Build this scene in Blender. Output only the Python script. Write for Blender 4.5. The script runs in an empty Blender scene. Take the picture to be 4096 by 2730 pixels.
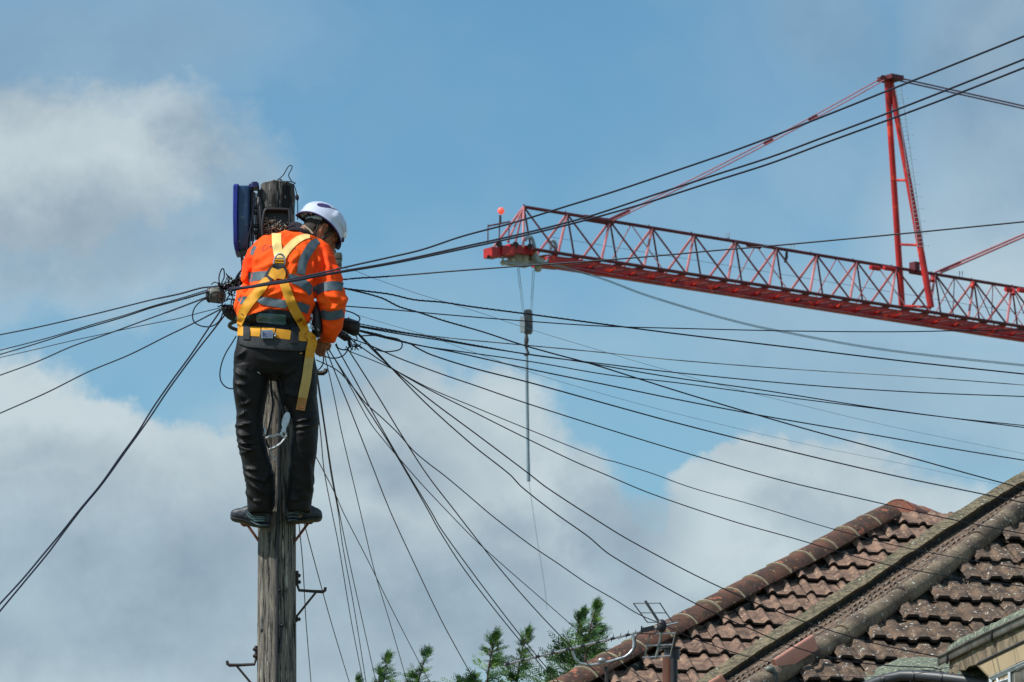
import bpy, bmesh, math, random
from mathutils import Vector, Matrix, noise
from mathutils.bvhtree import BVHTree
from mathutils.geometry import intersect_line_plane
R = math.radians
V = Vector
scene = bpy.context.scene
col = scene.collection
# ------------------------------------------------------------------ camera
CAM = V((0, 0, 1.7)); FPX = 22200.0; PITCH = math.atan(0.1944)
cam_d = bpy.data.cameras.new('camera'); cam = bpy.data.objects.new('camera', cam_d); col.objects.link(cam)
cam.location = CAM; cam.rotation_euler = (math.pi/2+PITCH, 0, 0)
cam_d.sensor_width = 36; cam_d.lens = FPX/4096*36; cam_d.clip_start = 0.5; cam_d.clip_end = 6000
cam_d.dof.use_dof = True; cam_d.dof.focus_distance = 31.0; cam_d.dof.aperture_fstop = 22
scene.camera = cam
scene.render.resolution_x = 1024; scene.render.resolution_y = 682
scene.view_settings.view_transform = 'Standard'; scene.view_settings.look = 'None'
scene.view_settings.exposure = 0.0; scene.view_settings.gamma = 1.0
CP, SP = math.cos(PITCH), math.sin(PITCH)
def ray(sx, sy):
    "direction (scaled to one metre of ground distance) towards a point of the view"
    u = (sx-2048)/FPX; v = -(sy-1365)/FPX
    d = V((u, CP - v*SP, SP + v*CP))
    return d/d.y
def P(sx, sy, d): return CAM + ray(sx, sy)*d
def PX(n, d=29.9): return n*d/FPX           # size of n photo pixels at distance d
def IP(sx, sy, po, no):                      # measured point on a known plane
    r = ray(sx, sy); t = (po-CAM).dot(no)/r.dot(no)
    return CAM + r*t
# ------------------------------------------------------------------ sun and sky
SUN = V((-0.62, -0.20, 0.77)).normalized()
sd = bpy.data.lights.new('sun', 'SUN'); sd.energy = 5.0; sd.angle = R(0.5); sd.color = (1.0, 0.955, 0.89)
so = bpy.data.objects.new('sun', sd); col.objects.link(so)
so.rotation_euler = SUN.to_track_quat('Z', 'Y').to_euler(); so.location = (0, 0, 60)
W = bpy.data.worlds.new('World'); scene.world = W; W.use_nodes = True
def world():
    nt = W.node_tree; N = nt.nodes; L = nt.links; N.clear()
    def n(t, **k):
        o = N.new(t)
        for a, b in k.items(): setattr(o, a, b)
        return o
    def put(sock, v):
        if isinstance(v, bpy.types.NodeSocket): L.new(v, sock)
        else: sock.default_value = v
    def m(op, a, b=0.0, c=0.0, clamp=False):
        o = n('ShaderNodeMath', operation=op, use_clamp=clamp)
        for i, v in enumerate((a, b, c)): put(o.inputs[i], v)
        return o.outputs[0]
    def vm(op, a, b=(0, 0, 0)):
        o = n('ShaderNodeVectorMath', operation=op); put(o.inputs[0], a); put(o.inputs[1], b)
        return o.outputs['Value'] if op in ('LENGTH', 'DOT_PRODUCT') else o.outputs[0]
    def mr(v, a, b, c=0.0, d=1.0, t='SMOOTHSTEP'):
        o = n('ShaderNodeMapRange', interpolation_type=t)
        put(o.inputs[0], v)
        for i, q in enumerate((a, b, c, d)): o.inputs[i+1].default_value = q
        return o.outputs[0]
    def mix(f, a, b):
        o = n('ShaderNodeMix', data_type='RGBA'); put(o.inputs[0], f); put(o.inputs[6], a); put(o.inputs[7], b)
        return o.outputs[2]
    def noi(vec, sc, det=6, rough=.55, dist=0):
        o = n('ShaderNodeTexNoise'); put(o.inputs['Vector'], vec); o.inputs['Scale'].default_value = sc
        o.inputs['Detail'].default_value = det; o.inputs['Roughness'].default_value = rough; o.inputs['Distortion'].default_value = dist
        return o.outputs[0], o.outputs[1]
    sky = n('ShaderNodeTexSky', sky_type='NISHITA'); sky.sun_disc = False
    sky.sun_elevation = math.asin(SUN.z); sky.sun_rotation = math.atan2(SUN.x, SUN.y)
    sky.air_density = 1.0; sky.dust_density = 0.6; sky.ozone_density = 2.0
    tc = n('ShaderNodeTexCoord'); d = tc.outputs['Generated']
    sep = n('ShaderNodeSeparateXYZ'); L.new(d, sep.inputs[0])
    y = m('MAXIMUM', m('ABSOLUTE', sep.outputs[1]), 0.08)
    a = m('DIVIDE', sep.outputs[0], y); e = m('DIVIDE', sep.outputs[2], y)
    cmb = n('ShaderNodeCombineXYZ'); L.new(a, cmb.inputs[0]); L.new(e, cmb.inputs[1]); L.new(sep.outputs[1], cmb.inputs[2])
    q = cmb.outputs[0]
    _, nc = noi(q, 30, 10, .64); _, nc2 = noi(q, 9, 3, .5)
    w1 = vm('SCALE', vm('SUBTRACT', nc, (.5, .5, .5))); w1.node.inputs['Scale'].default_value = .030
    w2 = vm('SCALE', vm('SUBTRACT', nc2, (.5, .5, .5))); w2.node.inputs['Scale'].default_value = .03
    qq = vm('ADD', vm('ADD', q, w1), w2)
    def blob(sx, sy, rx, ry, soft, amp):
        rx *= 1.0; c = ray(sx, sy)
        o = vm('SUBTRACT', qq, (c.x, c.z, 0)); o = vm('MULTIPLY', o, (FPX/rx, FPX/ry, 0))
        return mr(vm('LENGTH', o), 1+soft, 1-soft, 0, amp)
    def union(lst):
        acc = None
        for b in lst:
            v = blob(*b); acc = v if acc is None else m('MAXIMUM', acc, v)
        return acc
    dens = union(SKY_CLOUD)
    fn, _ = noi(q, 60, 8, .62); fl, _ = noi(q, 13, 4, .5)
    tex = m('ADD', m('MULTIPLY', fn, .35), m('MULTIPLY', fl, .65))
    den = m('MULTIPLY', dens, mr(tex, .25, .55, .75, 1.0), clamp=True)
    # thin veil over the whole sky and broken cloud elsewhere in the dome
    veil = mr(fl, .42, .68, 0, .22)
    gn, _ = noi(d, 2.6, 7, .55)
    awayf = mr(m('ADD', m('ABSOLUTE', a), m('ABSOLUTE', m('SUBTRACT', e, .19))), .16, .34, 0, 1)
    glob = m('MULTIPLY', mr(gn, .46, .60, 0, .85), awayf)
    den = m('MAXIMUM', m('MAXIMUM', den, veil), glob, clamp=True)
    shade = union(SKY_SHADE)
    shade = m('MULTIPLY_ADD', m('SUBTRACT', tex, .5), 2.7, shade, clamp=True)
    k = 10.0
    ccol = mix(shade, (.575*k, .67*k, .705*k, 1), (.255*k, .345*k, .435*k, 1))
    tint = n('ShaderNodeMix', data_type='RGBA', blend_type='MULTIPLY'); tint.inputs[0].default_value = 1
    L.new(sky.outputs[0], tint.inputs[6]); tint.inputs[7].default_value = SKY_TINT
    hi = mr(e, .13, .255, 0, 1)
    blue = n('ShaderNodeMix', data_type='RGBA', blend_type='MULTIPLY'); L.new(hi, blue.inputs[0])
    L.new(tint.outputs[2], blue.inputs[6]); blue.inputs[7].default_value = (.80, .90, .97, 1)
    outc = mix(den, blue.outputs[2], ccol)
    bg = n('ShaderNodeBackground'); L.new(outc, bg.inputs[0]); bg.inputs[1].default_value = 0.1
    ow = n('ShaderNodeOutputWorld'); L.new(bg.outputs[0], ow.inputs[0])
SKY_TINT = (.95, 1.27, 1.23, 1)
SKY_CLOUD = [  # centre, radii, softness, amount
 (200, 640, 640, 380, .30, .95), (560, 560, 380, 290, .35, .86), (830, 700, 260, 230, .45, .62), (200, 950, 800, 230, .6, .70), (500, 400, 200, 130, .4, .80),
 (350, 180, 800, 260, .8, .42), (300, 60, 900, 200, .8, .30),
 (60, 1640, 430, 320, .22, .98), (330, 1730, 330, 290, .14, .97), (560, 1830, 300, 260, .22, .97), (760, 1880, 280, 260, .2, .95), (900, 1960, 330, 260, .35, .88),
 (200, 2400, 900, 650, .3, .95), (1000, 2500, 1000, 560, .3, .93), (1500, 2200, 700, 560, .3, .92),
 (1560, 1790, 480, 450, .20, .96), (1930, 1760, 400, 370, .22, .97), (2200, 2010, 330, 330, .22, .96), (2400, 2200, 260, 300, .22, .95), (2330, 2350, 560, 430, .2, .95),
 (1400, 1500, 330, 220, .6, .70), (2820, 1960, 190, 220, .18, .95), (3040, 1850, 260, 190, .18, .96), (3350, 2000, 520, 300, .22, .95), (2900, 2400, 560, 430, .2, .95),
 (3700, 2150, 700, 330, .3, .92), (3330, 1700, 380, 120, .8, .45), (3900, 1500, 900, 330, .8, .50),
 (4000, 700, 500, 700, .7, .62), (4000, 120, 420, 380, .7, .60), (3300, 90, 340, 260, .8, .38), (3500, 1300, 900, 330, .8, .40), (4100, 950, 330, 260, .6, .72), (3350, 620, 300, 260, .9, .25), (1300, 2000, 500, 700, .5, .88), (2300, 1330, 800, 120, .9, .25)]
SKY_SHADE = [
 (250, 900, 900, 180, .8, .60), (150, 130, 900, 230, .9, .80), (560, 150, 500, 200, .9, .8), (900, 700, 240, 260, .8, .6), (120, 2020, 450, 160, .6, .60),
 (350, 2400, 1000, 480, .6, .85), (1150, 2550, 900, 430, .7, .72), (1500, 2260, 600, 260, .8, .60), (1500, 1850, 260, 160, .9, .55), (2050, 2050, 220, 130, .9, .6), (2300, 1950, 130, 200, .9, .45), (250, 1850, 300, 130, .9, .5), (1900, 2350, 700, 330, .7, .72),
 (2450, 2150, 260, 330, .7, .80), (2750, 2420, 400, 200, .7, .50), (3600, 1500, 800, 300, .9, .42), (4000, 300, 500, 500, .9, .65), (3300, 100, 400, 250, .9, .7), (1300, 1450, 330, 200, .9, .4), (3300, 2010, 260, 100, .8, .42), (3950, 1750, 350, 90, .8, .5)]
world()
# ------------------------------------------------------------------ helpers
WO = {}          # world origin of every root
def link(o, parent, origin):
    col.objects.link(o)
    if parent is not None:
        o.parent = parent; WO[o.name] = WO[parent.name]
    else:
        o.location = origin; WO[o.name] = V(origin)
def props(o, label=None, cat=None, group=None, kind=None):
    if label: o['label'] = label
    if cat: o['category'] = cat
    if group: o['group'] = group
    if kind: o['kind'] = kind
    return o
def thing(name, loc, label, cat, group=None):
    o = bpy.data.objects.new(name, None); o.empty_display_size = .2
    link(o, None, V(loc)); return props(o, label, cat, group)
class MB:
    def __init__(s): s.v = []; s.f = []; s.m = []; s.cm = 0
    def add(s, vs, fs):
        b = len(s.v); s.v += [V(x) for x in vs]
        for f in fs: s.f.append([b+i for i in f]); s.m.append(s.cm)
        return s
    def box(s, c, hx, hy, hz, ax=None):
        c = V(c); X, Y, Z = ax if ax else (V((1,0,0)), V((0,1,0)), V((0,0,1)))
        vs = [c + X*hx*i + Y*hy*j + Z*hz*k for k in (-1,1) for j in (-1,1) for i in (-1,1)]
        return s.add(vs, [(0,2,3,1),(4,5,7,6),(0,1,5,4),(2,6,7,3),(0,4,6,2),(1,3,7,5)])
    def tube(s, pts, r, n=8, caps=True, flat=None):
        pts = [V(p) for p in pts]; k = len(pts)
        rs = r if isinstance(r, (list, tuple)) else [r]*k
        t0 = (pts[1]-pts[0]).normalized(); up = V((0,0,1)) if abs(t0.z) < .9 else V((1,0,0))
        nrm = (up - t0*up.dot(t0)).normalized(); base = len(s.v); vs = []
        for i, p in enumerate(pts):
            t = (pts[min(i+1,k-1)]-pts[max(i-1,0)])
            t = t.normalized() if t.length > 1e-9 else t0
            nrm = nrm - t*nrm.dot(t)
            nrm = nrm.normalized() if nrm.length > 1e-6 else t.orthogonal().normalized()
            b = t.cross(nrm)
            for j in range(n):
                a = 2*math.pi*j/n
                vs.append(p + (nrm*math.cos(a) + b*math.sin(a)*(flat or 1))*rs[i])
        fs = [(i*n+j, i*n+(j+1)%n, (i+1)*n+(j+1)%n, (i+1)*n+j) for i in range(k-1) for j in range(n)]
        if caps: fs += [tuple(range(n-1,-1,-1)), tuple((k-1)*n+j for j in range(n))]
        return s.add(vs, fs)
    def bar(s, a, b, r, n=6): return s.tube([a, b], r, n)
    def rings(s, rings, caps=True):
        n = len(rings[0]); k = len(rings); vs = [p for r in rings for p in r]
        fs = [(i*n+j, i*n+(j+1)%n, (i+1)*n+(j+1)%n, (i+1)*n+j) for i in range(k-1) for j in range(n)]
        if caps: fs += [tuple(range(n-1,-1,-1)), tuple((k-1)*n+j for j in range(n))]
        return s.add(vs, fs)
    def ell(s, c, rx, ry, rz, ax=None, nu=20, nv=14, fn=None):
        c = V(c); X, Y, Z = ax if ax else (V((1,0,0)), V((0,1,0)), V((0,0,1)))
        vs = []; fs = []
        for i in range(nv+1):
            th = math.pi*i/nv
            for j in range(nu):
                ph = 2*math.pi*j/nu
                p = V((math.sin(th)*math.cos(ph), math.sin(th)*math.sin(ph), math.cos(th)))
                if fn: p = fn(p)
                vs.append(c + X*p.x*rx + Y*p.y*ry + Z*p.z*rz)
        for i in range(nv):
            for j in range(nu): fs.append((i*nu+j, (i+1)*nu+j, (i+1)*nu+(j+1)%nu, i*nu+(j+1)%nu))
        return s.add(vs, fs)
    def prism(s, pts, off):
        n = len(pts); pts = [V(p) for p in pts]; off = V(off)
        vs = pts + [p+off for p in pts]
        return s.add(vs, [tuple(range(n-1,-1,-1)), tuple(range(n, 2*n))] + [(i, (i+1)%n, n+(i+1)%n, n+i) for i in range(n)])
    def grid(s, rows, thick=None):
        "rows of points; closed slab if thick is a vector"
        h = len(rows); w = len(rows[0]); vs = [V(p) for r in rows for p in r]
        fs = [(i*w+j, i*w+j+1, (i+1)*w+j+1, (i+1)*w+j) for i in range(h-1) for j in range(w-1)]
        if thick is None: return s.add(vs, fs)
        th = V(thick); b = h*w; vs += [p+th for p in vs]
        fs += [tuple(b+i for i in reversed(f)) for f in fs[:]]
        for j in range(w-1): fs += [(j, j+b, j+1+b, j+1), ((h-1)*w+j, (h-1)*w+j+1, (h-1)*w+j+1+b, (h-1)*w+j+b)]
        for i in range(h-1): fs += [(i*w, (i+1)*w, (i+1)*w+b, i*w+b), (i*w+w-1, i*w+w-1+b, (i+1)*w+w-1+b, (i+1)*w+w-1)]
        return s.add(vs, fs)
    def mesh(s, name, origin, mats, smooth=True):
        me = bpy.data.meshes.new(name); o = V(origin)
        me.from_pydata([v-o for v in s.v], [], s.f)
        for mt in (mats if isinstance(mats, (list, tuple)) else [mats]): me.materials.append(mt)
        me.polygons.foreach_set('material_index', s.m)
        bm = bmesh.new(); bm.from_mesh(me); bmesh.ops.recalc_face_normals(bm, faces=bm.faces); bm.to_mesh(me); bm.free()
        if smooth:
            me.polygons.foreach_set('use_smooth', [True]*len(me.polygons))
            try: me.set_sharp_from_angle(angle=R(42))
            except Exception: pass
        me.update(); return me
    def build(s, name, mats, parent=None, origin=None, smooth=True, **pr):
        if parent is not None: org = WO[parent.name]
        else: org = V(origin) if origin is not None else s.v[0].copy()
        o = bpy.data.objects.new(name, s.mesh(name, org, mats, smooth)); link(o, parent, org)
        return props(o, **pr)
def remesh(mb, voxel, smooth=2, fn=None):
    "fuse overlapping closed shapes into one continuous skin; returns a new MB"
    me = mb.mesh('tmp', (0,0,0), [], False); o = bpy.data.objects.new('tmp', me); col.objects.link(o)
    md = o.modifiers.new('r', 'REMESH'); md.mode = 'VOXEL'; md.voxel_size = voxel
    if smooth:
        sm = o.modifiers.new('s', 'SMOOTH'); sm.factor = .6; sm.iterations = smooth
    dg = bpy.context.evaluated_depsgraph_get(); ev = o.evaluated_get(dg); m2 = bpy.data.meshes.new_from_object(ev)
    out = MB(); vs = [v.co.copy() for v in m2.vertices]
    if fn:
        ns = [v.normal.copy() for v in m2.vertices]; vs = [fn(p, q) for p, q in zip(vs, ns)]
    out.add(vs, [tuple(p.vertices) for p in m2.polygons])
    bpy.data.objects.remove(o); bpy.data.meshes.remove(m2); bpy.data.meshes.remove(me)
    return out
def cr(pts, n=6):
    "Catmull-Rom through tuples of any length"
    out = []; k = len(pts)
    for i in range(k-1):
        p0 = pts[max(i-1,0)]; p1 = pts[i]; p2 = pts[i+1]; p3 = pts[min(i+2,k-1)]
        for j in range(n):
            t = j/n
            out.append(tuple(.5*(2*b+(c-a)*t+(2*a-5*b+4*c-d)*t*t+(-a+3*b-3*c+d)*t**3) for a,b,c,d in zip(p0,p1,p2,p3)))
    out.append(tuple(pts[-1])); return out
def lerp_keys(keys, x):
    if x <= keys[0][0]: return keys[0][1:]
    for a, b in zip(keys, keys[1:]):
        if x <= b[0]:
            t = (x-a[0])/(b[0]-a[0]); t = t*t*(3-2*t)*.4 + t*.6
            return tuple(p+(q-p)*t for p, q in zip(a[1:], b[1:]))
    return keys[-1][1:]
# ------------------------------------------------------------------ materials
def mat(name, c1, c2=None, rough=.7, scale=8, metal=0, bump=0, bscale=None, stretch=(1,1,1), c3=None, s3=30, t3=.62,
        detail=6, spec=.5, lo=.35, hi=.65, emit=None, w3=.03, coat=0, c4=None, s4=12, t4=.68):
    m = bpy.data.materials.new(name); m.use_nodes = True; nt = m.node_tree; N = nt.nodes; L = nt.links
    b = N['Principled BSDF']; b.inputs['Roughness'].default_value = rough; b.inputs['Metallic'].default_value = metal
    b.inputs['Specular IOR Level'].default_value = spec
    if coat: b.inputs['Coat Weight'].default_value = coat; b.inputs['Coat Roughness'].default_value = .15
    tc = N.new('ShaderNodeTexCoord'); mp = N.new('ShaderNodeMapping'); mp.inputs['Scale'].default_value = stretch
    L.new(tc.outputs['Object'], mp.inputs[0])
    def nz(sc, det=detail, rgh=.6):
        o = N.new('ShaderNodeTexNoise'); L.new(mp.outputs[0], o.inputs[0]); o.inputs['Scale'].default_value = sc
        o.inputs['Detail'].default_value = det; o.inputs['Roughness'].default_value = rgh; return o
    c2 = c2 or tuple(x*.8 for x in c1)
    n1 = nz(scale); r = N.new('ShaderNodeMapRange'); L.new(n1.outputs[0], r.inputs[0]); r.inputs[1].default_value = lo; r.inputs[2].default_value = hi
    mx = N.new('ShaderNodeMix'); mx.data_type = 'RGBA'; L.new(r.outputs[0], mx.inputs[0]); mx.inputs[6].default_value = (*c1, 1); mx.inputs[7].default_value = (*c2, 1)
    cur = mx.outputs[2]
    for cc, ss, tt in ((c3, s3, t3), (c4, s4, t4)):
        if cc:
            n3 = nz(ss, 3); r3 = N.new('ShaderNodeMapRange'); L.new(n3.outputs[0], r3.inputs[0]); r3.inputs[1].default_value = tt; r3.inputs[2].default_value = tt+w3
            m3 = N.new('ShaderNodeMix'); m3.data_type = 'RGBA'; L.new(r3.outputs[0], m3.inputs[0]); L.new(cur, m3.inputs[6]); m3.inputs[7].default_value = (*cc, 1); cur = m3.outputs[2]
    L.new(cur, b.inputs['Base Color'])
    if bump:
        n2 = nz(bscale or scale*3, 8); bp = N.new('ShaderNodeBump'); bp.inputs['Strength'].default_value = bump; bp.inputs['Distance'].default_value = .01
        L.new(n2.outputs[0], bp.inputs['Height']); L.new(bp.outputs[0], b.inputs['Normal'])
    if emit: b.inputs['Emission Color'].default_value = (*emit[:3], 1); b.inputs['Emission Strength'].default_value = emit[3]
    return m
M = {}
M['ground'] = mat('grass_ground', (.07,.09,.035), (.12,.11,.06), .95, .4, bump=.4)
M['wood'] = mat('weathered_wood', (.28,.25,.21), (.095,.09,.085), .85, 7, bump=.9, bscale=30, stretch=(14,14,.9), c3=(.018,.017,.016), s3=7, t3=.555, w3=.03, c4=(.50,.46,.38), s4=6, t4=.62)
M['wood_top'] = mat('lichened_end_wood', (.105,.10,.095), (.006,.006,.006), .95, 16, lo=.44, hi=.56, stretch=(1,1,.28), bump=1, bscale=60, c3=(.30,.30,.27), s3=55, t3=.64)
M['black'] = mat('black_plastic', (.012,.013,.018), (.022,.022,.028), .5, 12)
M['cable'] = mat('black_cable', (.010,.012,.026), (.016,.018,.036), .6, 4, spec=.3)
M['cable_thin'] = mat('thin_grey_wire', (.10,.15,.19), (.14,.19,.22), .6, 4)
M['cable_pale'] = mat('pale_twisted_wire', (.05,.06,.08), (.45,.47,.48), .5, 1.2, lo=.45, hi=.55)
M['navy'] = mat('navy_box_plastic', (.012,.045,.125), (.018,.06,.14), .4, 10, c3=(.10,.14,.15), s3=40, t3=.66)
M['grey_plastic'] = mat('grey_green_plastic', (.10,.12,.11), (.17,.18,.15), .5, 20)
M['steel'] = mat('bright_steel', (.55,.56,.58), (.38,.40,.42), .35, 30, metal=.9)
M['alu'] = mat('aluminium', (.55,.57,.58), (.40,.42,.44), .4, 20, metal=.7)
M['rust'] = mat('rusty_iron', (.30,.085,.03), (.13,.04,.02), .85, 40, bump=.5)
M['iron'] = mat('dark_iron', (.022,.018,.018), (.04,.025,.02), .6, 30)
M['orange'] = mat('hi_vis_orange', (1.0,.130,.006), (1.0,.062,.006), .8, 4, bump=.08, bscale=300, spec=.2)
M['reflect'] = mat('grey_reflective_tape', (.050,.085,.11), (.085,.125,.15), .6, 14, bump=.12, bscale=40, spec=.3)
M['collar'] = mat('navy_fleece', (.012,.012,.025), (.02,.02,.035), .95, 40, bump=.5)
M['yellow'] = mat('yellow_webbing', (.78,.37,.025), (.66,.29,.02), .65, 9, bump=.06, bscale=220, spec=.3)
M['yellow_lit'] = mat('lower_lit_yellow_webbing', (.62,.42,.15), (.52,.35,.12), .75, 14, bump=.06, bscale=220, spec=.3)  # duller, paler yellow paints the different light on the lower strap
M['pale_yellow'] = mat('sunlit_webbing', (.88,.66,.27), (.80,.56,.18), .65, 9, bump=.06, bscale=220, spec=.3)  # paler yellow paints the sunlight on the upper straps
M['tan'] = mat('tan_strap_end', (.50,.24,.09), (.42,.20,.07), .7, 14)
M['trouser'] = mat('black_work_trousers', (.006,.006,.0085), (.013,.0125,.014), .6, 10, bump=.15, bscale=140, spec=.24)
M['pad'] = mat('black_belt_pad', (.008,.012,.018), (.014,.019,.026), .8, 30, bump=.1, bscale=260)
M['padgrey'] = mat('dark_grey_pad', (.028,.032,.038), (.045,.05,.055), .85, 60, bump=.1, bscale=260)
M['label'] = mat('teal_label_window', (.055,.14,.19), (.11,.22,.27), .3, 60)
M['skin'] = mat('tanned_skin', (.42,.19,.115), (.34,.145,.09), .55, 20, bump=.15, bscale=150)
M['hair'] = mat('dark_brown_hair', (.018,.012,.010), (.035,.022,.016), .7, 120, bump=.6, bscale=200)
M['helmet'] = mat('white_helmet_shell', (.60,.65,.80), (.54,.59,.75), .22, 6, coat=.4)
M['trim'] = mat('purple_blue_trim', (.05,.035,.16), (.03,.02,.10), .45, 10)
M['liner'] = mat('helmet_cradle', (.45,.60,.68), (.25,.35,.45), .4, 20)
M['boot'] = mat('dark_work_boot', (.018,.028,.042), (.035,.045,.055), .5, 18, bump=.3)
M['sole'] = mat('sunlit_sole_ridge', (.16,.25,.29), (.03,.05,.07), .5, 14)  # pale teal paints the light caught by the raised tread
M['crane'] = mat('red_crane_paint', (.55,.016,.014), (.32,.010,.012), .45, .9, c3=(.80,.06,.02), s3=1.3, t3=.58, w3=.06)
M['crane_dark'] = mat('dark_shaded_red_paint', (.125,.014,.020), (.07,.010,.016), .6, 1.5)  # dark chords; on lattice struts the tone paints their shade
M['crane_pink'] = mat('sunlit_pink_red_paint', (.52,.20,.21), (.40,.11,.12), .6, 1.5)  # pink tone paints sunlight onto the lit lattice struts
M['crane_grey'] = mat('pale_galvanised_machinery', (.50,.47,.36), (.24,.20,.12), .5, 2.5)
M['crane_blue'] = mat('pale_blue_grey_metal', (.33,.42,.48), (.22,.30,.36), .5, 2)
M['rope'] = mat('steel_rope', (.20,.28,.34), (.16,.23,.29), .6, 2)
M['lamp'] = mat('red_beacon_glass', (.8,.10,.06), (.9,.15,.1), .3, 2, emit=(1,.12,.07,.55))
M['tile_a'] = mat('brown_concrete_tile', (.050,.035,.027), (.165,.108,.070), .92, 11, lo=.38, hi=.62, bump=.8, bscale=60, c3=(.55,.55,.50), s3=34, t3=.635, w3=.02, c4=(.50,.15,.025), s4=5.5, t4=.735)
M['tile_d'] = mat('pinkish_clay_tile', (.27,.168,.118), (.085,.052,.040), .92, 9, lo=.36, hi=.64, bump=.8, bscale=60, c3=(.40,.30,.20), s3=26, t3=.62, w3=.05, c4=(.50,.50,.46), s4=9, t4=.735)
M['hip_a'] = mat('mottled_brown_hip_tile', (.070,.048,.038), (.23,.180,.120), .95, 5, bump=.9, bscale=50, c3=(.50,.50,.46), s3=36, t3=.645, w3=.02, c4=(.52,.17,.015), s4=4.4, t4=.70)
M['hip_d'] = mat('red_brown_hip_tile', (.135,.056,.034), (.038,.026,.021), .92, 6, lo=.38, hi=.62, bump=.8, bscale=50, c3=(.36,.30,.14), s3=26, t3=.655, w3=.03, c4=(.33,.11,.06), s4=6, t4=.62)
M['ridge_d'] = mat('orange_lichened_ridge_tile', (.34,.115,.075), (.21,.09,.062), .9, 7, bump=.6, bscale=60, c3=(.60,.22,.02), s3=4.5, t3=.62, w3=.03, c4=(.36,.34,.26), s4=14, t4=.60)
M['edge'] = mat('shade_black_tile_edge', (.020,.016,.015), (.035,.027,.024), .95, 20)  # near-black colour stands in for the shade on the tile butts
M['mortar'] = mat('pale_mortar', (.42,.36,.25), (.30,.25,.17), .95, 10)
M['mortar_dark'] = mat('mossy_shade_mortar', (.020,.023,.022), (.045,.05,.045), .95, 14, bump=1, bscale=40, c3=(.16,.17,.14), s3=20, t3=.63)  # shadow under hips, verge and tiles is put into this near-black tone
M['moss'] = mat('mossy_verge_concrete', (.20,.165,.10), (.070,.058,.038), .95, 22, lo=.42, hi=.58, bump=1, bscale=50, c3=(.40,.38,.28), s3=22, t3=.64, c4=(.09,.095,.05), s4=14, t4=.60)
M['lichen'] = mat('green_lichened_felt', (.17,.20,.14), (.09,.11,.09), .95, 22, bump=1, bscale=80, c3=(.34,.37,.27), s3=38, t3=.58, c4=(.05,.06,.06), s4=32, t4=.62)
M['gutter'] = mat('grey_gutter_plastic', (.17,.16,.14), (.085,.078,.065), .45, 6, c3=(.15,.16,.17), s3=10, t3=.62, w3=.1)
M['gutter_dark'] = mat('dark_grey_gutter', (.035,.042,.05), (.055,.06,.065), .45, 6)
M['fascia'] = mat('beige_fascia_board', (.42,.33,.20), (.36,.28,.17), .7, 3, c3=(.22,.16,.09), s3=4, t3=.66, w3=.12)
M['upvc'] = mat('white_window_frame', (.55,.60,.64), (.50,.55,.59), .4, 3)
M['glass'] = mat('dark_window_glass', (.07,.075,.07), (.20,.19,.15), .08, 3, spec=.8)
M['pink'] = mat('salmon_new_tile', (.62,.29,.22), (.58,.26,.20), .7, 8)
M['render'] = mat('cream_render_wall', (.42,.38,.30), (.36,.32,.26), .9, 3, bump=.5)
M['brick'] = mat('brown_brick_wall', (.22,.11,.075), (.16,.08,.06), .9, 3, bump=.6)
M['leaf'] = mat('cypress_foliage', (.035,.115,.018), (.11,.20,.022), .6, 5, spec=.35, lo=.3, hi=.7)
M['leaf2'] = mat('dark_cypress_foliage', (.014,.060,.026), (.050,.140,.032), .6, 5, spec=.35)
M['bark'] = mat('brown_bark', (.09,.06,.04), (.05,.035,.025), .9, 10, bump=.6)
M['terracotta'] = mat('terracotta_post', (.16,.055,.03), (.09,.035,.022), .85, 8, bump=.5, stretch=(1,1,.3))
# ------------------------------------------------------------------ ground
g = MB(); nG = 24
g.grid([[V((-1500+3000*j/nG, -400+3000*i/nG, 0)) for j in range(nG+1)] for i in range(nG+1)])
g.build('ground', M['ground'], None, (0,0,0), kind='structure')
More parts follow.
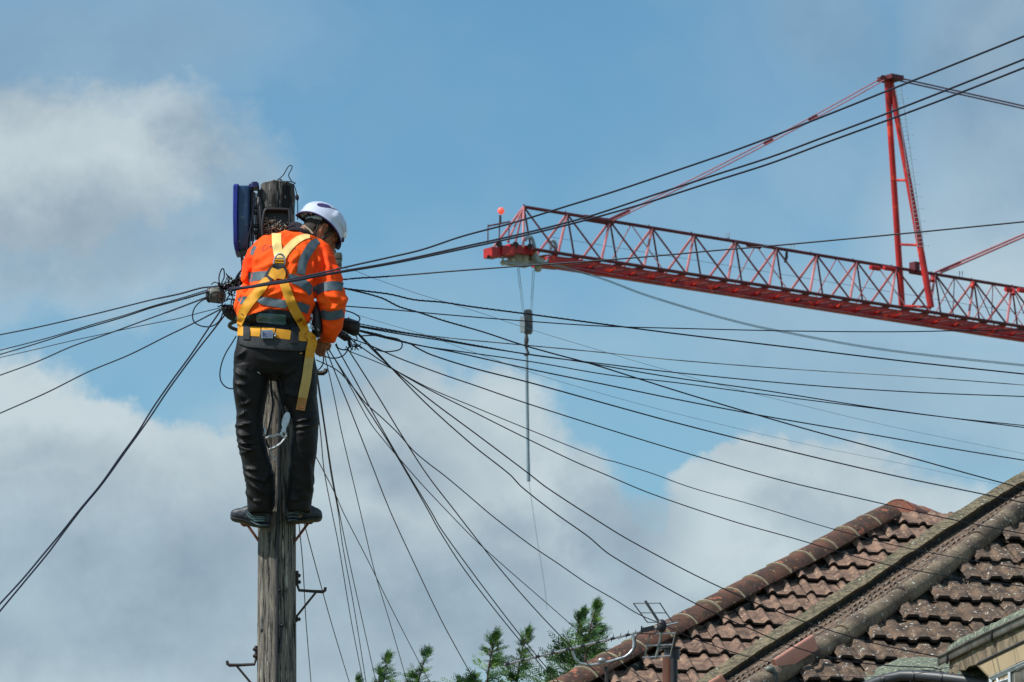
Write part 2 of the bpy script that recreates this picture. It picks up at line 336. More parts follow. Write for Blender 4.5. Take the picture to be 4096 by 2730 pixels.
# ------------------------------------------------------------------ houses
def frame(al, p):
    al = R(al); p = R(p)
    e = V((math.cos(al), math.sin(al), 0)); up = V((-math.sin(al)*math.cos(p), math.cos(al)*math.cos(p), math.sin(p)))
    return e, up, e.cross(up).normalized()
def topx(p):
    q = V(p)-CAM; w = q.y*CP + q.z*SP; v = -q.y*SP + q.z*CP
    return 2048 + FPX*q.x/w, 1365 - FPX*v/w
def inside(pt, poly):
    x, y = pt; c = False; n = len(poly)
    for i in range(n):
        (x1, y1), (x2, y2) = poly[i], poly[(i+1)%n]
        if (y1 > y) != (y2 > y) and x < (x2-x1)*(y-y1)/(y2-y1)+x1: c = not c
    return c
def tiled_slope(O, e, up, nr, period, gauge, prof, poly, T, bend=0, off=0.0, seed=1, per_tile=2):
    rnd = random.Random(seed); mb = MB(); cuts = [IP(x, y, O, nr)-O for x, y in poly]
    a0 = min(c.dot(e) for c in cuts); a1 = max(c.dot(e) for c in cuts); b0 = min(c.dot(up) for c in cuts); b1 = max(c.dot(up) for c in cuts)
    fr = [0,.08,.16,.24,.32,.4,.48,.56,.64,.72,.8,.88,.96]; k0 = int(b0//gauge)-1; k1 = int(b1//gauge)+2
    j0 = int(a0//period)-1; j1 = int(a1//period)+2
    for k in range(k0, k1):
        ca = off*(k % 2)*period; tile = {}
        for j in range(j0, j1):
            key = (j//per_tile)
            if key not in tile: tile[key] = (rnd.uniform(-.012,.012), rnd.uniform(-.005,.008), rnd.uniform(-.009,.009))
            tb, tl, tr_ = tile[key]
            xs = [period*(j+f)+ca for f in fr]+[period*(j+1)+ca]
            cen = O + e*(period*(j+.5)+ca) + up*(gauge*(k+.5))
            if not inside(topx(cen), poly): continue
            nf = len(xs); ys = [0, .5, 1.04]; rows = []
            for yi in ys:
                row = []
                for i, x in enumerate(xs):
                    h = prof((fr+[1.0])[i]) + T*(1-yi) + tl + tr_*((j % per_tile)+fr[min(i,12)]-1)
                    row.append(O + e*x + up*(gauge*(k+yi)+tb*(1 if yi < 1 else 0)) + nr*h)
                rows.append(row)
            mb.grid(rows)
            t1 = [p - nr*.021 for p in rows[0]]; t2 = [p + up*.07 for p in t1]; t3 = [p - nr*(T*.8) for p in t2]
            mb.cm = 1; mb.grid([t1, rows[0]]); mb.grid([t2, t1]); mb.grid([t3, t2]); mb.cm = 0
            mb.add([t3[0], t3[-1], rows[2][-1]-nr*T*.86, rows[2][0]-nr*T*.86], [(0,1,2,3)])
    return mb
def sstep(x, a, b):
    t = min(1, max(0, (x-a)/(b-a))); return t*t*(3-2*t)
def prof_a(f): return .026*(sstep(f,.04,.16)-sstep(f,.60,.74))
def prof_d(f): return .034*math.sqrt(max(0, 1-((f-.25)/.185)**2))
def half_round(path, r, nr, seg, name, mt, parent, rnd, jm=None, flat=1.0, joint=True, wob=.002, over=210):
    "row of half round tiles laid along a path of points; each one a mesh of its own"
    # resample
    L = [0]
    for a, b in zip(path, path[1:]): L.append(L[-1]+(b-a).length)
    def at(s):
        s = min(max(s, 0), L[-1])
        for i in range(len(path)-1):
            if s <= L[i+1] or i == len(path)-2: return path[i].lerp(path[i+1], (s-L[i])/(L[i+1]-L[i]))
    n = int(L[-1]/seg)
    for i in range(n):
        s0 = i*seg; s1 = s0+seg*1.0; k = 6; ax = (at(s1)-at(s0)).normalized(); side = ax.cross(nr).normalized(); upv = side.cross(ax).normalized()
        rr = r*(1+rnd.uniform(-.015,.02)); off = side*rnd.uniform(-wob,wob)+upv*rnd.uniform(-wob,wob)
        mb = MB(); rings = []
        for q in range(k+1):
            c = at(s0+(s1-s0)*q/k*(.985)) + off; sc = 1+.05*(1-q/k)
            ring = []
            for w in range(23):
                t = R(-over/2+over*w/22)
                d = side*math.sin(t)+upv*math.cos(t)*flat
                rad = rr*sc*(1+.02*noise.noise(c*7+d*2))
                ring.append(c + d*rad)
            for w in range(22,-1,-1):
                t = R(-over/2+over*w/22); d = side*math.sin(t)+upv*math.cos(t)*flat
                ring.append(c + d*(rr*sc-.016))
            rings.append(ring)
        mb.rings(rings); h = mb.build(name, mt, parent)
        if joint and jm:
            mb = MB(); rings = []
            for q in range(3):
                c = at(s0+seg*(-.01+.032*q/2)) + off; ring = []
                for w in range(23):
                    t = R(-over/2+over*w/22); d = side*math.sin(t)+upv*math.cos(t)*flat
                    ring.append(c + d*(rr*1.05+.003+.003*noise.noise(c*30+d*5)))
                for w in range(22,-1,-1):
                    t = R(-over/2+over*w/22); d = side*math.sin(t)+upv*math.cos(t)*flat
                    ring.append(c + d*(rr-.02))
                rings.append(ring)
            mb.rings(rings); mb.build('mortar_joint', jm, parent)
def noisy_band(top, down, out, mt, name, parent, amp=.012, sub=6, hf=14):
    "rough solid band along a path: top points, a drop vector and an outward vector"
    pts = []
    for a, b in zip(top, top[1:]):
        for i in range(sub): pts.append(a.lerp(b, i/sub))
    pts.append(top[-1]); rings = []
    for p in pts:
        ring = []
        sec = [(0,0),(.25,.0),(.5,.0),(.75,.0),(1,0),(1,.5),(1,1),(.5,1),(0,1)]
        for u, w in sec:
            q = p + down*u + out*w
            q = q + V((noise.noise(q*hf), noise.noise(q*hf+V((9,0,0))), noise.noise(q*hf+V((0,9,0)))))*amp
            ring.append(q)
        rings.append(ring)
    mb = MB(); mb.rings(rings); return mb.build(name, mt, parent)
rnd = random.Random(4)
# ---- house with the two long hips (nearer) ----
eA, uA, nA = frame(10, 32); OA = P(3700, 2500, 38)
hipA_px = [(2700,2955),(2900,2838),(3040,2755),(3151,2690),(3328,2587),(3530,2455),(3731,2320),(3900,2190),(4053,2072),(4300,1880),(4600,1650)]
hipA = [IP(x, y, OA, nA) for x, y in hipA_px]
base = V((hipA[6].x, hipA[6].y, 0))
hA = thing('tiled_house', base, 'house with brown lichen-spotted tiles and a thick rounded hip rising to the right', 'house')
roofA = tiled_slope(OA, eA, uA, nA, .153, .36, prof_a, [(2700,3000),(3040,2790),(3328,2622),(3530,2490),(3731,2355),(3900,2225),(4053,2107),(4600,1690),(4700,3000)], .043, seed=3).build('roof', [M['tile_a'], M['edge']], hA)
# underlay below the tiles so that no gap is open
def poly_on(O, n, pts, drop, mt, name, parent, thick=.05):
    q = [IP(x, y, O, n)-n*drop for x, y in pts]; mb = MB(); mb.prism(q, -n*thick); return mb.build(name, mt, parent, smooth=False)
half_round([p+nA*.028 for p in hipA], .074, (nA+V((-.35,-.1,0))).normalized(), .44, 'hip_tile', M['hip_a'], roofA, rnd, None, joint=False, over=230, wob=.004)
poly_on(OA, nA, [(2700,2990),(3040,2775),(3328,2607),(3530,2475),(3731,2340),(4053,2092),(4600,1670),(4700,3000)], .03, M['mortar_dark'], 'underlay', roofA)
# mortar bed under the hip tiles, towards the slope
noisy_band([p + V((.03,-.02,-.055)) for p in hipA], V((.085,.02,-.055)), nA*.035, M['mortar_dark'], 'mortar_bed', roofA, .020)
# the second slope, seen almost edge on: corrugated courses stepping away behind the hip
G_px = [(2560,2890),(2700,2790),(2836,2692),(3040,2556),(3244,2430),(3448,2300),(3570,2213),(3779,2076),(3973,1955),(4096,1882),(4300,1752),(4600,1570)]
def dep_of(x):
    for (a, pa), (b, pb) in zip(zip(hipA_px, hipA), list(zip(hipA_px, hipA))[1:]):
        if x <= b[0]: return pa.y+(pb.y-pa.y)*(x-a[0])/(b[0]-a[0])
    return hipA[-1].y
def hy_of(x, pts):
    for a, b in zip(pts, pts[1:]):
        if x <= b[0]: return a[1]+(b[1]-a[1])*(x-a[0])/(b[0]-a[0])
    return pts[-1][1]
Gt = [P(x, y, dep_of(x)+1.3) for x, y in G_px]
verge = noisy_band(Gt, V((.015,-.18,-.088)), V((.02,.30,-.06)), M['moss'], 'mossy_verge', hA, .010, hf=10)
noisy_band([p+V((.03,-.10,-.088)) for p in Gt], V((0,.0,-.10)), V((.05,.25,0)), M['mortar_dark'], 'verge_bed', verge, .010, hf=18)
def slopeB():
    mb = MB(); rows = 5; xs = [2600+ i*5.2 for i in range(int(2000/5.2))]
    for k in range(rows):
        f0, f1 = k/rows, (k+1)/rows; near = []; far = []; base_ = []; nlo = []
        for i, x in enumerate(xs):
            def S(f, lift):
                yh = hy_of(x, hipA_px)-40; yg = hy_of(x, G_px)+74
                q = P(x, yh+(yg-yh)*f, dep_of(x)+.12+1.12*f); return q + V((0,0,lift))
            w = x/19.5*2*math.pi + k*1.9
            arch = max(0, math.sin(w))**.5*.017
            fade = .12+.88*sstep(noise.noise(V((x*.005, k*2.7, 3))), -.15, .15)
            near.append(S(f0, .006+arch*fade)); nlo.append(S(f0, -.004+max(0,arch*fade-.010)))
            far.append(S(f1, .004))
            base_.append(S(f0, -.03))
        mb.grid([near, far]); mb.grid([nlo, near])
    b = mb.build('edge_on_slope', M['tile_a'], hA)
    mb = MB(); a = []; c = []
    for x in range(2600, 4620, 60):
        a.append(P(x, hy_of(x, hipA_px)-20, dep_of(x)+.20)+V((0,.1,-.06))); c.append(P(x, hy_of(x, G_px)+60, dep_of(x)+1.35)+V((0,.1,-.03)))
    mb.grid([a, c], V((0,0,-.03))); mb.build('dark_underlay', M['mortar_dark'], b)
slopeB()
# walls below
def wall_box(x0, x1, y0, y1, z1, mt, parent, name='wall'):
    mb = MB(); mb.box(((x0+x1)/2, (y0+y1)/2, z1/2), (x1-x0)/2, (y1-y0)/2, z1/2); return mb.build(name, mt, parent, smooth=False)
zA = IP(3400, 2960, OA, nA).z
wall_box(hipA[1].x+.3, hipA[-1].x+3, OA.y-.9, OA.y+5, zA-.55, M['brick'], hA)
# ---- far house with ridge tiles ----
eD, uD, nD = frame(11, 32); OD = P(3100, 2450, 48)
hipD_top = [(2000,2870),(2250,2729),(2474,2606),(2595,2543),(2708,2484),(2836,2413),(2962,2344),(3094,2275),(3223,2211),(3344,2140),(3473,2072),(3590,2012)]
hipD = [IP(x+22, y+34, OD, nD) for x, y in hipD_top]
hD = thing('tiled_house', V((hipD[5].x, hipD[5].y, 0)), 'house behind with red-brown hip tiles joined by pale mortar and pinkish rolled tiles', 'house')
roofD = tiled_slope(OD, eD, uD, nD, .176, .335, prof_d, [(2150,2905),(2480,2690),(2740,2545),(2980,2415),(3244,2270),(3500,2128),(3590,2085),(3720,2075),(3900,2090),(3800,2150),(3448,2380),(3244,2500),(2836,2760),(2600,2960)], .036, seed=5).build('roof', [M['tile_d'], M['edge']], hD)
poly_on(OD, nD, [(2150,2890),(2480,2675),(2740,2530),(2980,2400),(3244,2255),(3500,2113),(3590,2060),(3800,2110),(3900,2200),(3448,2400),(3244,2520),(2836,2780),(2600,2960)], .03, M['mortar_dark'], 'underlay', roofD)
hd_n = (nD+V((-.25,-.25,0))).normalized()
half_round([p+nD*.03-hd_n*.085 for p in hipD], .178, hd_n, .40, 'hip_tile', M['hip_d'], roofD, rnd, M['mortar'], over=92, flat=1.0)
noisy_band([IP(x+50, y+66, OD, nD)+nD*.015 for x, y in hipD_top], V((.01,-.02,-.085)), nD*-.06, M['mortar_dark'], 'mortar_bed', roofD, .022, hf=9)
rpx = [(3592,2040),(3700,2078),(3830,2124),(3960,2166)]
rD = [P(x, y, hipD[-1].y+i*.55) for i, (x, y) in enumerate(rpx)]
half_round([p-V((0,-.04,.085)) for p in rD], .185, V((-.15,-.9,1)).normalized(), .46, 'ridge_tile', M['ridge_d'], roofD, rnd, None, over=130)
mb = MB(); rn_ = V((-.15,-.9,1)).normalized(); c_ = rD[0]-V((0,-.04,.085)); ax_ = (rD[1]-rD[0]).normalized(); sd_ = ax_.cross(rn_).normalized(); up_ = sd_.cross(ax_).normalized(); mb.prism([c_+(sd_*math.sin(R(t))+up_*math.cos(R(t)))*.186 for t in range(-70,71,10)], ax_*.05); mb.build('mortar_plug', M['ridge_d'], roofD)
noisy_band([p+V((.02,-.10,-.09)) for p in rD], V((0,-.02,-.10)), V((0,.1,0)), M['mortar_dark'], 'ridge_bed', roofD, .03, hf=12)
mbk = MB()   # the rear slopes and walls, out of sight from here
rb = rD[-1]; mbk.add([hipD[0], hipD[-1], rb+V((.2,.2,0)), rb+V((1.5,5,-3)), hipD[0]+V((0,7,0))], [(0,1,2,3,4)])
mbk.prism([hipD[0]-V((0,0,.1)), hipD[-1]-V((0,0,.2)), hipD[0]+V((.5,5,0))], V((0,.02,-.03))); mbk.build('rear_slope', M['tile_d'], roofD, smooth=False)
wall_box(hipD[0].x+.4, rD[-1].x+2.5, hipD[0].y+.3, hipD[0].y+6, hipD[0].z-.4, M['render'], hD)
# ---- loose things on the hips ----
def slab(px4, d, th, name, mt, **pr):
    q = [P(x, y, d[i]) for i, (x, y) in enumerate(px4)]; mb = MB(); mb.prism(q, V(th)); return mb.build(name, mt, None, **pr)
d0 = dep_of(3170)-.22
mb = MB(); rows = []
for i in range(9):
    t = i/8; row = []
    for j in range(7):
        s = j/6-.5; c = P(3098+(3252-3098)*t, 2660+(2562-2660)*t, d0+.2*t)
        row.append(c + V((.045*s, -.06*math.cos(s*2.4)*.6, -.05*s+.028*math.cos(s*3))))
    rows.append(row)
mb.grid(rows, V((.012,.03,-.035))); mb.build('roof_tile', M['pink'], None, label='clean salmon-pink tile lying lengthwise on the lichen-spotted hip', cat='roof tile')
mb = MB(); rows = []
for i in range(5):
    t = i/4; row = []
    for j in range(7):
        s = j/6-.5; c = P(2790+(2888-2790)*t, 2782+(2722-2782)*t, dep_of(2850)-.1)
        row.append(c + V((.05*s, -.06*math.cos(s*2.4)*.6, -.05*s+.03*math.cos(s*3))))
    rows.append(row)
mb.grid(rows, V((.012,.025,-.015))); mb.build('roof_tile', M['pink'], None, label='pink tile tip just showing at the bottom edge, below the mossy verge', cat='roof tile')
p = thing('vent_post', P(3098, 2900, d0-.1), 'grey capped post standing at the lower end of the pink tile', 'vent')
mb = MB(); mb.tube([P(3100,2690,d0-.1), P(3112,2900,d0-.1)], .017, 10); mb.build('post', M['gutter_dark'], p)
mb = MB(); mb.ell(P(3080,2678,d0-.1), .034, .03, .024); mb.bar(P(3080,2678,d0-.1), P(3102,2692,d0-.1), .014); mb.build('cap', M['grey_plastic'], p)
# ---- bay in front, bottom right ----
hN = thing('bay_house', V((P(3960,2690,35).x, 35, 0)), 'cream house corner with a mossy-edged roof, sagging gutter and white window, bottom right', 'house')
def PN(x, y, k=0): # eave plane runs towards the camera as it goes right
    d = 36*3059/(3059+(x-3749)*.481); return P(x, y, d+k)
lip = [(3752,2622),(3790,2604),(3870,2563),(3960,2519),(4096,2454),(4300,2358)]
gm = MB(); rows = []
for x, y in lip:
    c = PN(x, y+6, .07); row = []
    for w in range(13):
        t = R(-100+200*w/12) ; row.append(c + V((0,-1,0))*.062*math.sin(math.pi*w/12+math.pi/2) + V((0,0,-1))*.062*math.sin(math.pi*w/12))
    rows.append(row)
gm.grid(rows); gm.tube([PN(x, y+6, .008) for x, y in lip], .008, 8); gt = gm.build('gutter', M['gutter'], hN)
mb = MB(); c = PN(3752,2628,.07)
mb.add([c]+[c + V((0,-1,0))*.066*math.sin(math.pi*w/12+math.pi/2) + V((0,0,-1))*.066*math.sin(math.pi*w/12) for w in range(13)], [(0,i+1,i+2) for i in range(12)]); mb.build('stop_end', M['gutter_dark'], gt, smooth=False)
for x, y in ((3788,2605),(3965,2517)):
    c = PN(x, y+6, .07); mb = MB()
    mb.tube([c + V((0,-1,0))*.068*math.sin(math.pi*w/12+math.pi/2) + V((0,0,-1))*.068*math.sin(math.pi*w/12) for w in range(13)], .009, 6)
    mb.build('gutter_bracket', M['black'], gt)
top = [(3793,2588),(3822,2563),(3900,2527),(4000,2480),(4096,2434),(4300,2336)]
q = [PN(x, y, .12) for x, y in top]; lo = [PN(x, y+46, .06) for x, y in lip[1:]]
mb = MB(); rows = []
for i in range(31):
    t = i/30*5; k = min(int(t), 4); f = t-k; a = q[k].lerp(q[k+1], f)
    b = PN(*[lip[1][0]+(4300-3790)*i/30]*1, hy_of(lip[1][0]+(4300-3790)*i/30, lip)+2, .05)
    rows.append([a.lerp(b, s)+V((0,-.012*math.sin(math.pi*s),.0))+V((0,noise.noise(a*20+V((s*3,0,0)))*.012, noise.noise(a*17+V((0,s*3,0)))*.010)) for s in (0,.25,.5,.75,1)])
mb.grid(rows, V((.0,.10,-.004))); mb.build('mossy_roof_edge', M['lichen'], hN)
mb = MB(); ra = [PN(x, y+2, .14) for x, y in top]; mb.grid([ra, [p+V((.6,3,.05)) for p in ra]], V((0,0,-.08))); mb.build('flat_roof', M['lichen'], hN, smooth=False)
# soffit debris and boards behind the gutter
mb = MB(); bp = [(3790,2640),(3850,2618),(3960,2572),(4096,2512),(4300,2416)]; rows = []
for i in range(41):
    x = 3800+500*i/40; y = hy_of(x, bp)
    rows.append([PN(x, y+s*62, .14+.02*s)+V((0,noise.noise(V((x*.05,s*4,1)))*.02,noise.noise(V((x*.06,s*5,4)))*.02)) for s in (0,.25,.5,.75,1)])
mb.grid(rows, V((0,.05,0))); mb.build('soffit', mat('stained_soffit', (.27,.215,.14), (.10,.075,.05), .9, 9, bump=.6, c3=(.30,.28,.22), s3=8, t3=.6, w3=.1), hN)
fa = [(3912,2660),(4096,2572),(4300,2474),(4300,2532),(4096,2640),(3959,2707)]
mb = MB(); mb.prism([PN(x, y, .10) for x, y in fa], V((0,.06,0))); mb.build('fascia', M['fascia'], hN, smooth=False)
mb = MB(); mb.tube([PN(x,y,.09) for x, y in [(3912,2656),(4096,2567),(4300,2469)]], .011, 4); mb.build('dark_strip', M['gutter_dark'], hN)  # thin dark strip along the top edge of the fascia
# window
wf = MB()
def bar2(mb, a, b, w, k=.16):
    A = PN(*a, k); B = PN(*b, k); mb.tube([A, B], w, 4)

for a, b, w in (((3966,2712),(3972,3060),.017),((3966,2712),(4300,2560),.020),((4040,2690),(4046,3060),.014),((4066,2676),(4300,2568),.012),((3990,2716),(3994,2730),.010),((3975,2738),(4040,2716),.012),((4130,2650),(4136,3060),.014)):
    bar2(wf, a, b, w)
win = wf.build('window', M['upvc'], hN, smooth=False)
mb = MB(); mb.prism([PN(3966,2712,.19), PN(4300,2560,.19), PN(4300,3060,.19), PN(3972,3060,.19)], V((0,.01,0))); mb.build('pane', M['glass'], win, smooth=False)
mb = MB(); mb.prism([PN(3976,2722,.175), PN(4040,2692,.175), PN(4040,2712,.175), PN(3976,2742,.175)], V((0,.008,0))); mb.build('blind', M['fascia'], win, smooth=False)
c0 = PN(3972,3060,.25); c1 = PN(4300,3060,.25)
mb = MB(); mb.prism([V((c0.x+.1,c0.y,0)), V((c1.x,c1.y,0)), V((c1.x,c1.y,c1.z+.0)), V((c0.x+.1,c0.y,c0.z))], V((.3,2.4,0))); mb.build('wall', M['render'], hN, smooth=False)
# lower mossy canopy with its own gutter
def PC(x, y, k=0): return P(x, y, 36.6+k+ (x-3750)*-.0012)
cn = thing('porch_canopy', V((PC(3720,2690).x, 36.8, 0)), 'low mossy canopy with speckled felt top and dark gutter at the bottom edge', 'canopy')
pt = [(3330,2760),(3400,2714),(3500,2672),(3607,2632),(3670,2627),(3734,2629),(3800,2645),(3917,2669),(3950,2692)]
pb_ = [(3420,2760),(3470,2726),(3533,2700),(3601,2681),(3670,2680),(3740,2684),(3800,2692),(3900,2704),(3952,2712)]
rows = []
for i in range(49):
    t = i/48*8; k = min(int(t),7); f = t-k
    a = V((*pt[k],0)).lerp(V((*pt[k+1],0)), f); b = V((*pb_[k],0)).lerp(V((*pb_[k+1],0)), f); row = []
    for s in (0,.2,.4,.6,.8,1):
        c = a.lerp(b, s); pp = PC(c.x, c.y, .30-.34*s); row.append(pp + V((noise.noise(pp*22), noise.noise(pp*22+V((5,0,0))), noise.noise(pp*22+V((0,5,0)))))*.014)
    rows.append(row)
mb = MB(); mb.grid(rows, V((0,.06,-.05))); mb.build('mossy_top', M['lichen'], cn)
mb = MB(); gp = [(3330,2800),(3459,2736),(3536,2706),(3610,2690),(3660,2690),(3780,2700),(3956,2722)]
mb.tube([PC(x, y+12, -.06) for x, y in gp], .036, 12); cg = mb.build('gutter', M['gutter_dark'], cn)
for x, y in ((3540,2712),(3660,2698),(3772,2706)):
    mb = MB(); mb.tube([PC(x-5, y+8, -.06), PC(x+7, y+10, -.06)], .042, 12); mb.build('gutter_joint', M['black'], cg)
mb = MB(); mb.prism([PC(3500,2745,.06), PC(3980,2735,.06), PC(3980,3000,.06), PC(3500,3000,.06)], V((0,.4,0))); mb.build('fascia', M['fascia'], cn, smooth=False)
a = PC(3560,3000,.3); b = PC(3900,3000,.3); mb = MB(); mb.prism([V((a.x,a.y,0)), V((b.x,b.y,0)), b, a], V((0,1,0))); mb.build('wall', M['render'], cn, smooth=False)
# ---- flue post ----
fp = thing('flue_post', V((P(2678,2700,43).x, 43, 0)), 'reddish-brown post with a flat black cap, beside the television aerial', 'post')
mb = MB(); mb.tube([P(2678,2632,43), V((P(2678,2700,43).x, 43, 0))], .055, 16); mb.build('shaft', M['terracotta'], fp)
mb = MB(); mb.tube([P(2683,2591,43), P(2683,2597,43)], .083, 16); mb.tube([P(2688,2597,43), P(2688,2638,43)], .060, 16); mb.tube([P(2695,2636,42.96), P(2696,2760,42.96)], .030, 12); mb.build('cap', M['black'], fp)  # last tube is a black strip painting the shaft's unlit right side
# ---- television aerial ----
AD = 40.0
def PA_(x, y, k=0): return P(2400+x/4.126, 2350+y/4.126, AD+k)
ta = thing('television_aerial', V((P(2428,2800,AD).x, AD, 0)), 'silver television aerial with long boom and two grid reflectors over the roof edge', 'aerial')
mb = MB(); mb.tube([P(2428,3000,AD), P(2426,2700,AD), P(2424,2668,AD)], .013, 10); mb.tube([P(2428,3000,AD), V((P(2428,3000,AD).x,AD,0))], .013, 8); mb.build('mast', M['iron'], ta)
mb = MB(); cr_ = [(2531,2540),(2536,2570),(2534,2596),(2518,2616),(2498,2630),(2440,2647),(2405,2655),(2361,2662),(2322,2655),(2300,2636),(2290,2606)]
mb.tube([P(x, y, AD) for x, y in cr_], .011, 10); mb.ell(P(2407,2642,AD-.02), .028,.02,.018); mb.build('cradle', M['alu'], ta)
B0, B1 = P(2016,2660,AD-.1), P(2712,2492,AD+.1)
mb = MB(); mb.tube([B0, B1], .0085, 8); bo = mb.build('boom', M['alu'], ta)
ax = (B1-B0).normalized(); pv = V((.10,-.97,.2)).normalized()
for i in range(19):
    c = B0 + (B1-B0)*(.02+.043*i); mb = MB(); mb.bar(c-pv*.075+V((0,0,.004)), c+pv*.075+V((0,0,.004)), .0028, 6); mb.bar(c-ax*.016, c+ax*.016, .0105, 6); mb.build('director', M['alu'] if i % 2 else M['gutter_dark'], bo)
def grid_ref(bars, sides, spine, ms):
    mb = MB()
    for a, b in bars: mb.bar(PA_(*a), PA_(*b), .0052, 6)
    o = mb.build('reflector', M['alu'], ta); mb = MB()
    for s in sides:
        mb.tube([PA_(*q, -.01) for q in s], .0045, 6)
    mb.tube([PA_(*q, .0) for q in spine], .010, 6); mb.build('reflector_spine', ms, o)
grid_ref([((550,265),(985,262)),((665,420),(1100,420)),((780,577),(1205,577))], [[(550,262),(665,420),(780,577)],[(985,255),(1090,420),(1200,577)]], [(745,225),(860,400),(985,590),(1020,640)], M['gutter_dark'])
grid_ref([((815,772),(1240,755)),((750,965),(1205,945)),((700,1160),(1160,1130))], [[(820,775),(780,965),(740,1140)],[(1240,758),(1200,945),(1160,1130)]], [(1020,660),(985,900),(920,1185)], M['grey_plastic'])
mb = MB(); mb.ell(PA_(1020,640), .035,.03,.05); mb.build('hub', M['black'], ta)
mb = MB(); mb.box(PA_(800,690), .045,.022,.016, (ax, V((0,1,0)), ax.cross(V((0,1,0))))); mb.bar(PA_(690,640), PA_(680,745), .006); mb.build('dipole_box', M['black'], ta)
mb = MB(); mb.tube([PA_(*q,-.03) for q in cr([(930,670),(940,720),(880,770),(700,765),(620,780),(585,850),(590,960),(520,1100),(380,1180),(200,1240),(130,1330),(130,1600)], 5)], .0045, 6); mb.build('coaxial_cable', M['black'], ta)
# ------------------------------------------------------------------ cypress trees
def cypress(tips, D, label, seed, dens=1.0, wide=.42):
    rn = random.Random(seed); bx = sum(t[0] for t in tips)/len(tips)
    root = thing('cypress_tree', V((P(bx,2700,D).x, D, 0)), label, 'tree', 'conifers behind the houses')
    crown = MB(); trunk = MB(); basep = V((P(bx,2700,D).x, D, 0))
    def blade(p, d, ln, w, nrm):
        s = d.cross(nrm).normalized()*w
        crown.add([p-s*.45, p+s*.45, p+d*ln*.55+s, p+d*ln, p+d*ln*.55-s], [(0,1,2,3,4)])
    def spray(p, d, ln, n, cmi):
        # flat fern-like spray, drooping towards the right
        crown.cm = cmi; side = d.cross(V((rn.uniform(-.4,.4),-1,rn.uniform(-.2,.6)))).normalized(); cur = V(p); dd = V(d)
        for i in range(n):
            t = i/n; stp = ln/n; cur = cur + dd*stp; dd = (dd + V((.07,0,-.05))*(.4+t)).normalized()
            l2 = ln*.40*(1-t*.75)*rn.uniform(.7,1.2); nn = side.cross(dd).normalized()
            for sg in (-1, 1):
                b = (dd*.75 + side*sg*.62 + V((.1,0,-.05))).normalized(); blade(cur, b, l2, l2*.10, nn)
                if rn.random() < .5: blade(cur+b*l2*.4, (b+dd*.7+V((0,0,.1))).normalized(), l2*.6, l2*.11, nn)
    for ti, (tx, ty, lean, w) in enumerate(tips):
        tip = P(tx, ty+22, D+rn.uniform(-.3,.3)); H = 2.6
        def lead(h): return tip + V((-lean*(1-math.exp(-h*3.2)), 0, -h+.03*math.exp(-h*14)))
        trunk.tube([lead(h) for h in (H*1.5,1.6,1.0,.6,.3,.12,0)], [.05,.035,.022,.013,.008,.005,.003], 8)
        nb = int(560*dens)
        for i in range(nb):
            h = (i/nb)**1.25*H + .02; az = rn.uniform(0, 2*math.pi)
            lump = noise.noise(V((math.cos(az)*.9+ti*9, math.sin(az)*.9, h*5.5+seed*3)))+.55*noise.noise(V((math.cos(az)*2+seed, math.sin(az)*2, h*13)))
            if lump < .02 and h > .08: continue
            Lb = min(.02+h*wide*w*1.25, .60)*(.50+1.5*max(lump,0))*rn.uniform(.75,1.1)
            el = R(rn.uniform(5,34)) if h > .16 else R(rn.uniform(35,70))
            d = V((math.cos(az)*math.cos(el)+.10, math.sin(az)*math.cos(el), math.sin(el))).normalized(); q = lead(h); k = 3 if h < .5 else 4
            if h > .10: trunk.tube([q, q+d*Lb*.6, q+d*Lb*.8+V((.02,0,-.004))], [.005,.0035,.0018], 4)
            for j in range(k):
                t = (j+.7)/k; pp = q + d*Lb*t*.85; d2 = (d + V((rn.uniform(-.25,.6), rn.uniform(-.4,.4), rn.uniform(-.15,.30)))).normalized()
                spray(pp, d2, (.07+.12*rn.random())*(.45+1.3*min(h,.5)), 6, 0 if rn.random() < .55 else 1)
        for i in range(8):   # thin see-through leader wisps, blown to the right
            h = -.01+i*.045; spray(lead(max(h,0)), (V((.75 if i%2 else .1, rn.uniform(-.3,.3), .45 if i%2 else .9))).normalized(), .075+.010*i, 6, 1)
    low = lambda: V((rn.gauss(0,.7), rn.gauss(0,.7), 0))
    for i in range(500):   # the rest of the crown, below the picture
        z = rn.uniform(1.0, tip.z-2.0); rr = 1.35*(1-z/(tip.z+2)); az = rn.uniform(0,6.28); q = basep+V((math.cos(az)*rr, math.sin(az)*rr, z))
        crown.cm = i % 2; blade(q, V((math.cos(az)*.6, math.sin(az)*.6, .6)).normalized(), .5, .12, V((-math.sin(az), math.cos(az), 0)))
    trunk.tube([basep, V((basep.x, basep.y, tip.z-2.4))], [.16,.06], 10)
    trunk.build('trunk', M['bark'], root); crown.build('crown', [M['leaf'], M['leaf2']], root, smooth=False)
cypress([(1556,2606,.10,.55),(1520,2662,.05,.5)], 58, 'small wispy cypress top nearest the pole, bending to the right', 1, .5, .30)
cypress([(1712,2588,.16,.75)], 58.6, 'slender cypress top second from the pole, with a feathery bent tip', 2, .75, .36)
cypress([(1990,2520,.14,.8),(1895,2692,.05,.8)], 57.4, 'middle cypress with a thin curled leader above layered sprays', 3, .8, .44)
cypress([(2116,2506,.16,.6)], 58.8, 'narrow cypress spire behind the tip of the aerial boom', 4, .75, .30)
cypress([(2338,2432,.16,.85),(2392,2400,.16,.7),(2200,2672,.05,.9)], 57.8, 'tallest and densest cypress, twin-tipped, beside the roof', 5, 1.0, .48)
cypress([(1434,2700,.06,.6),(1830,2708,.06,.6)], 59.5, 'low cypress tips barely showing at the bottom edge', 6, .4, .34)
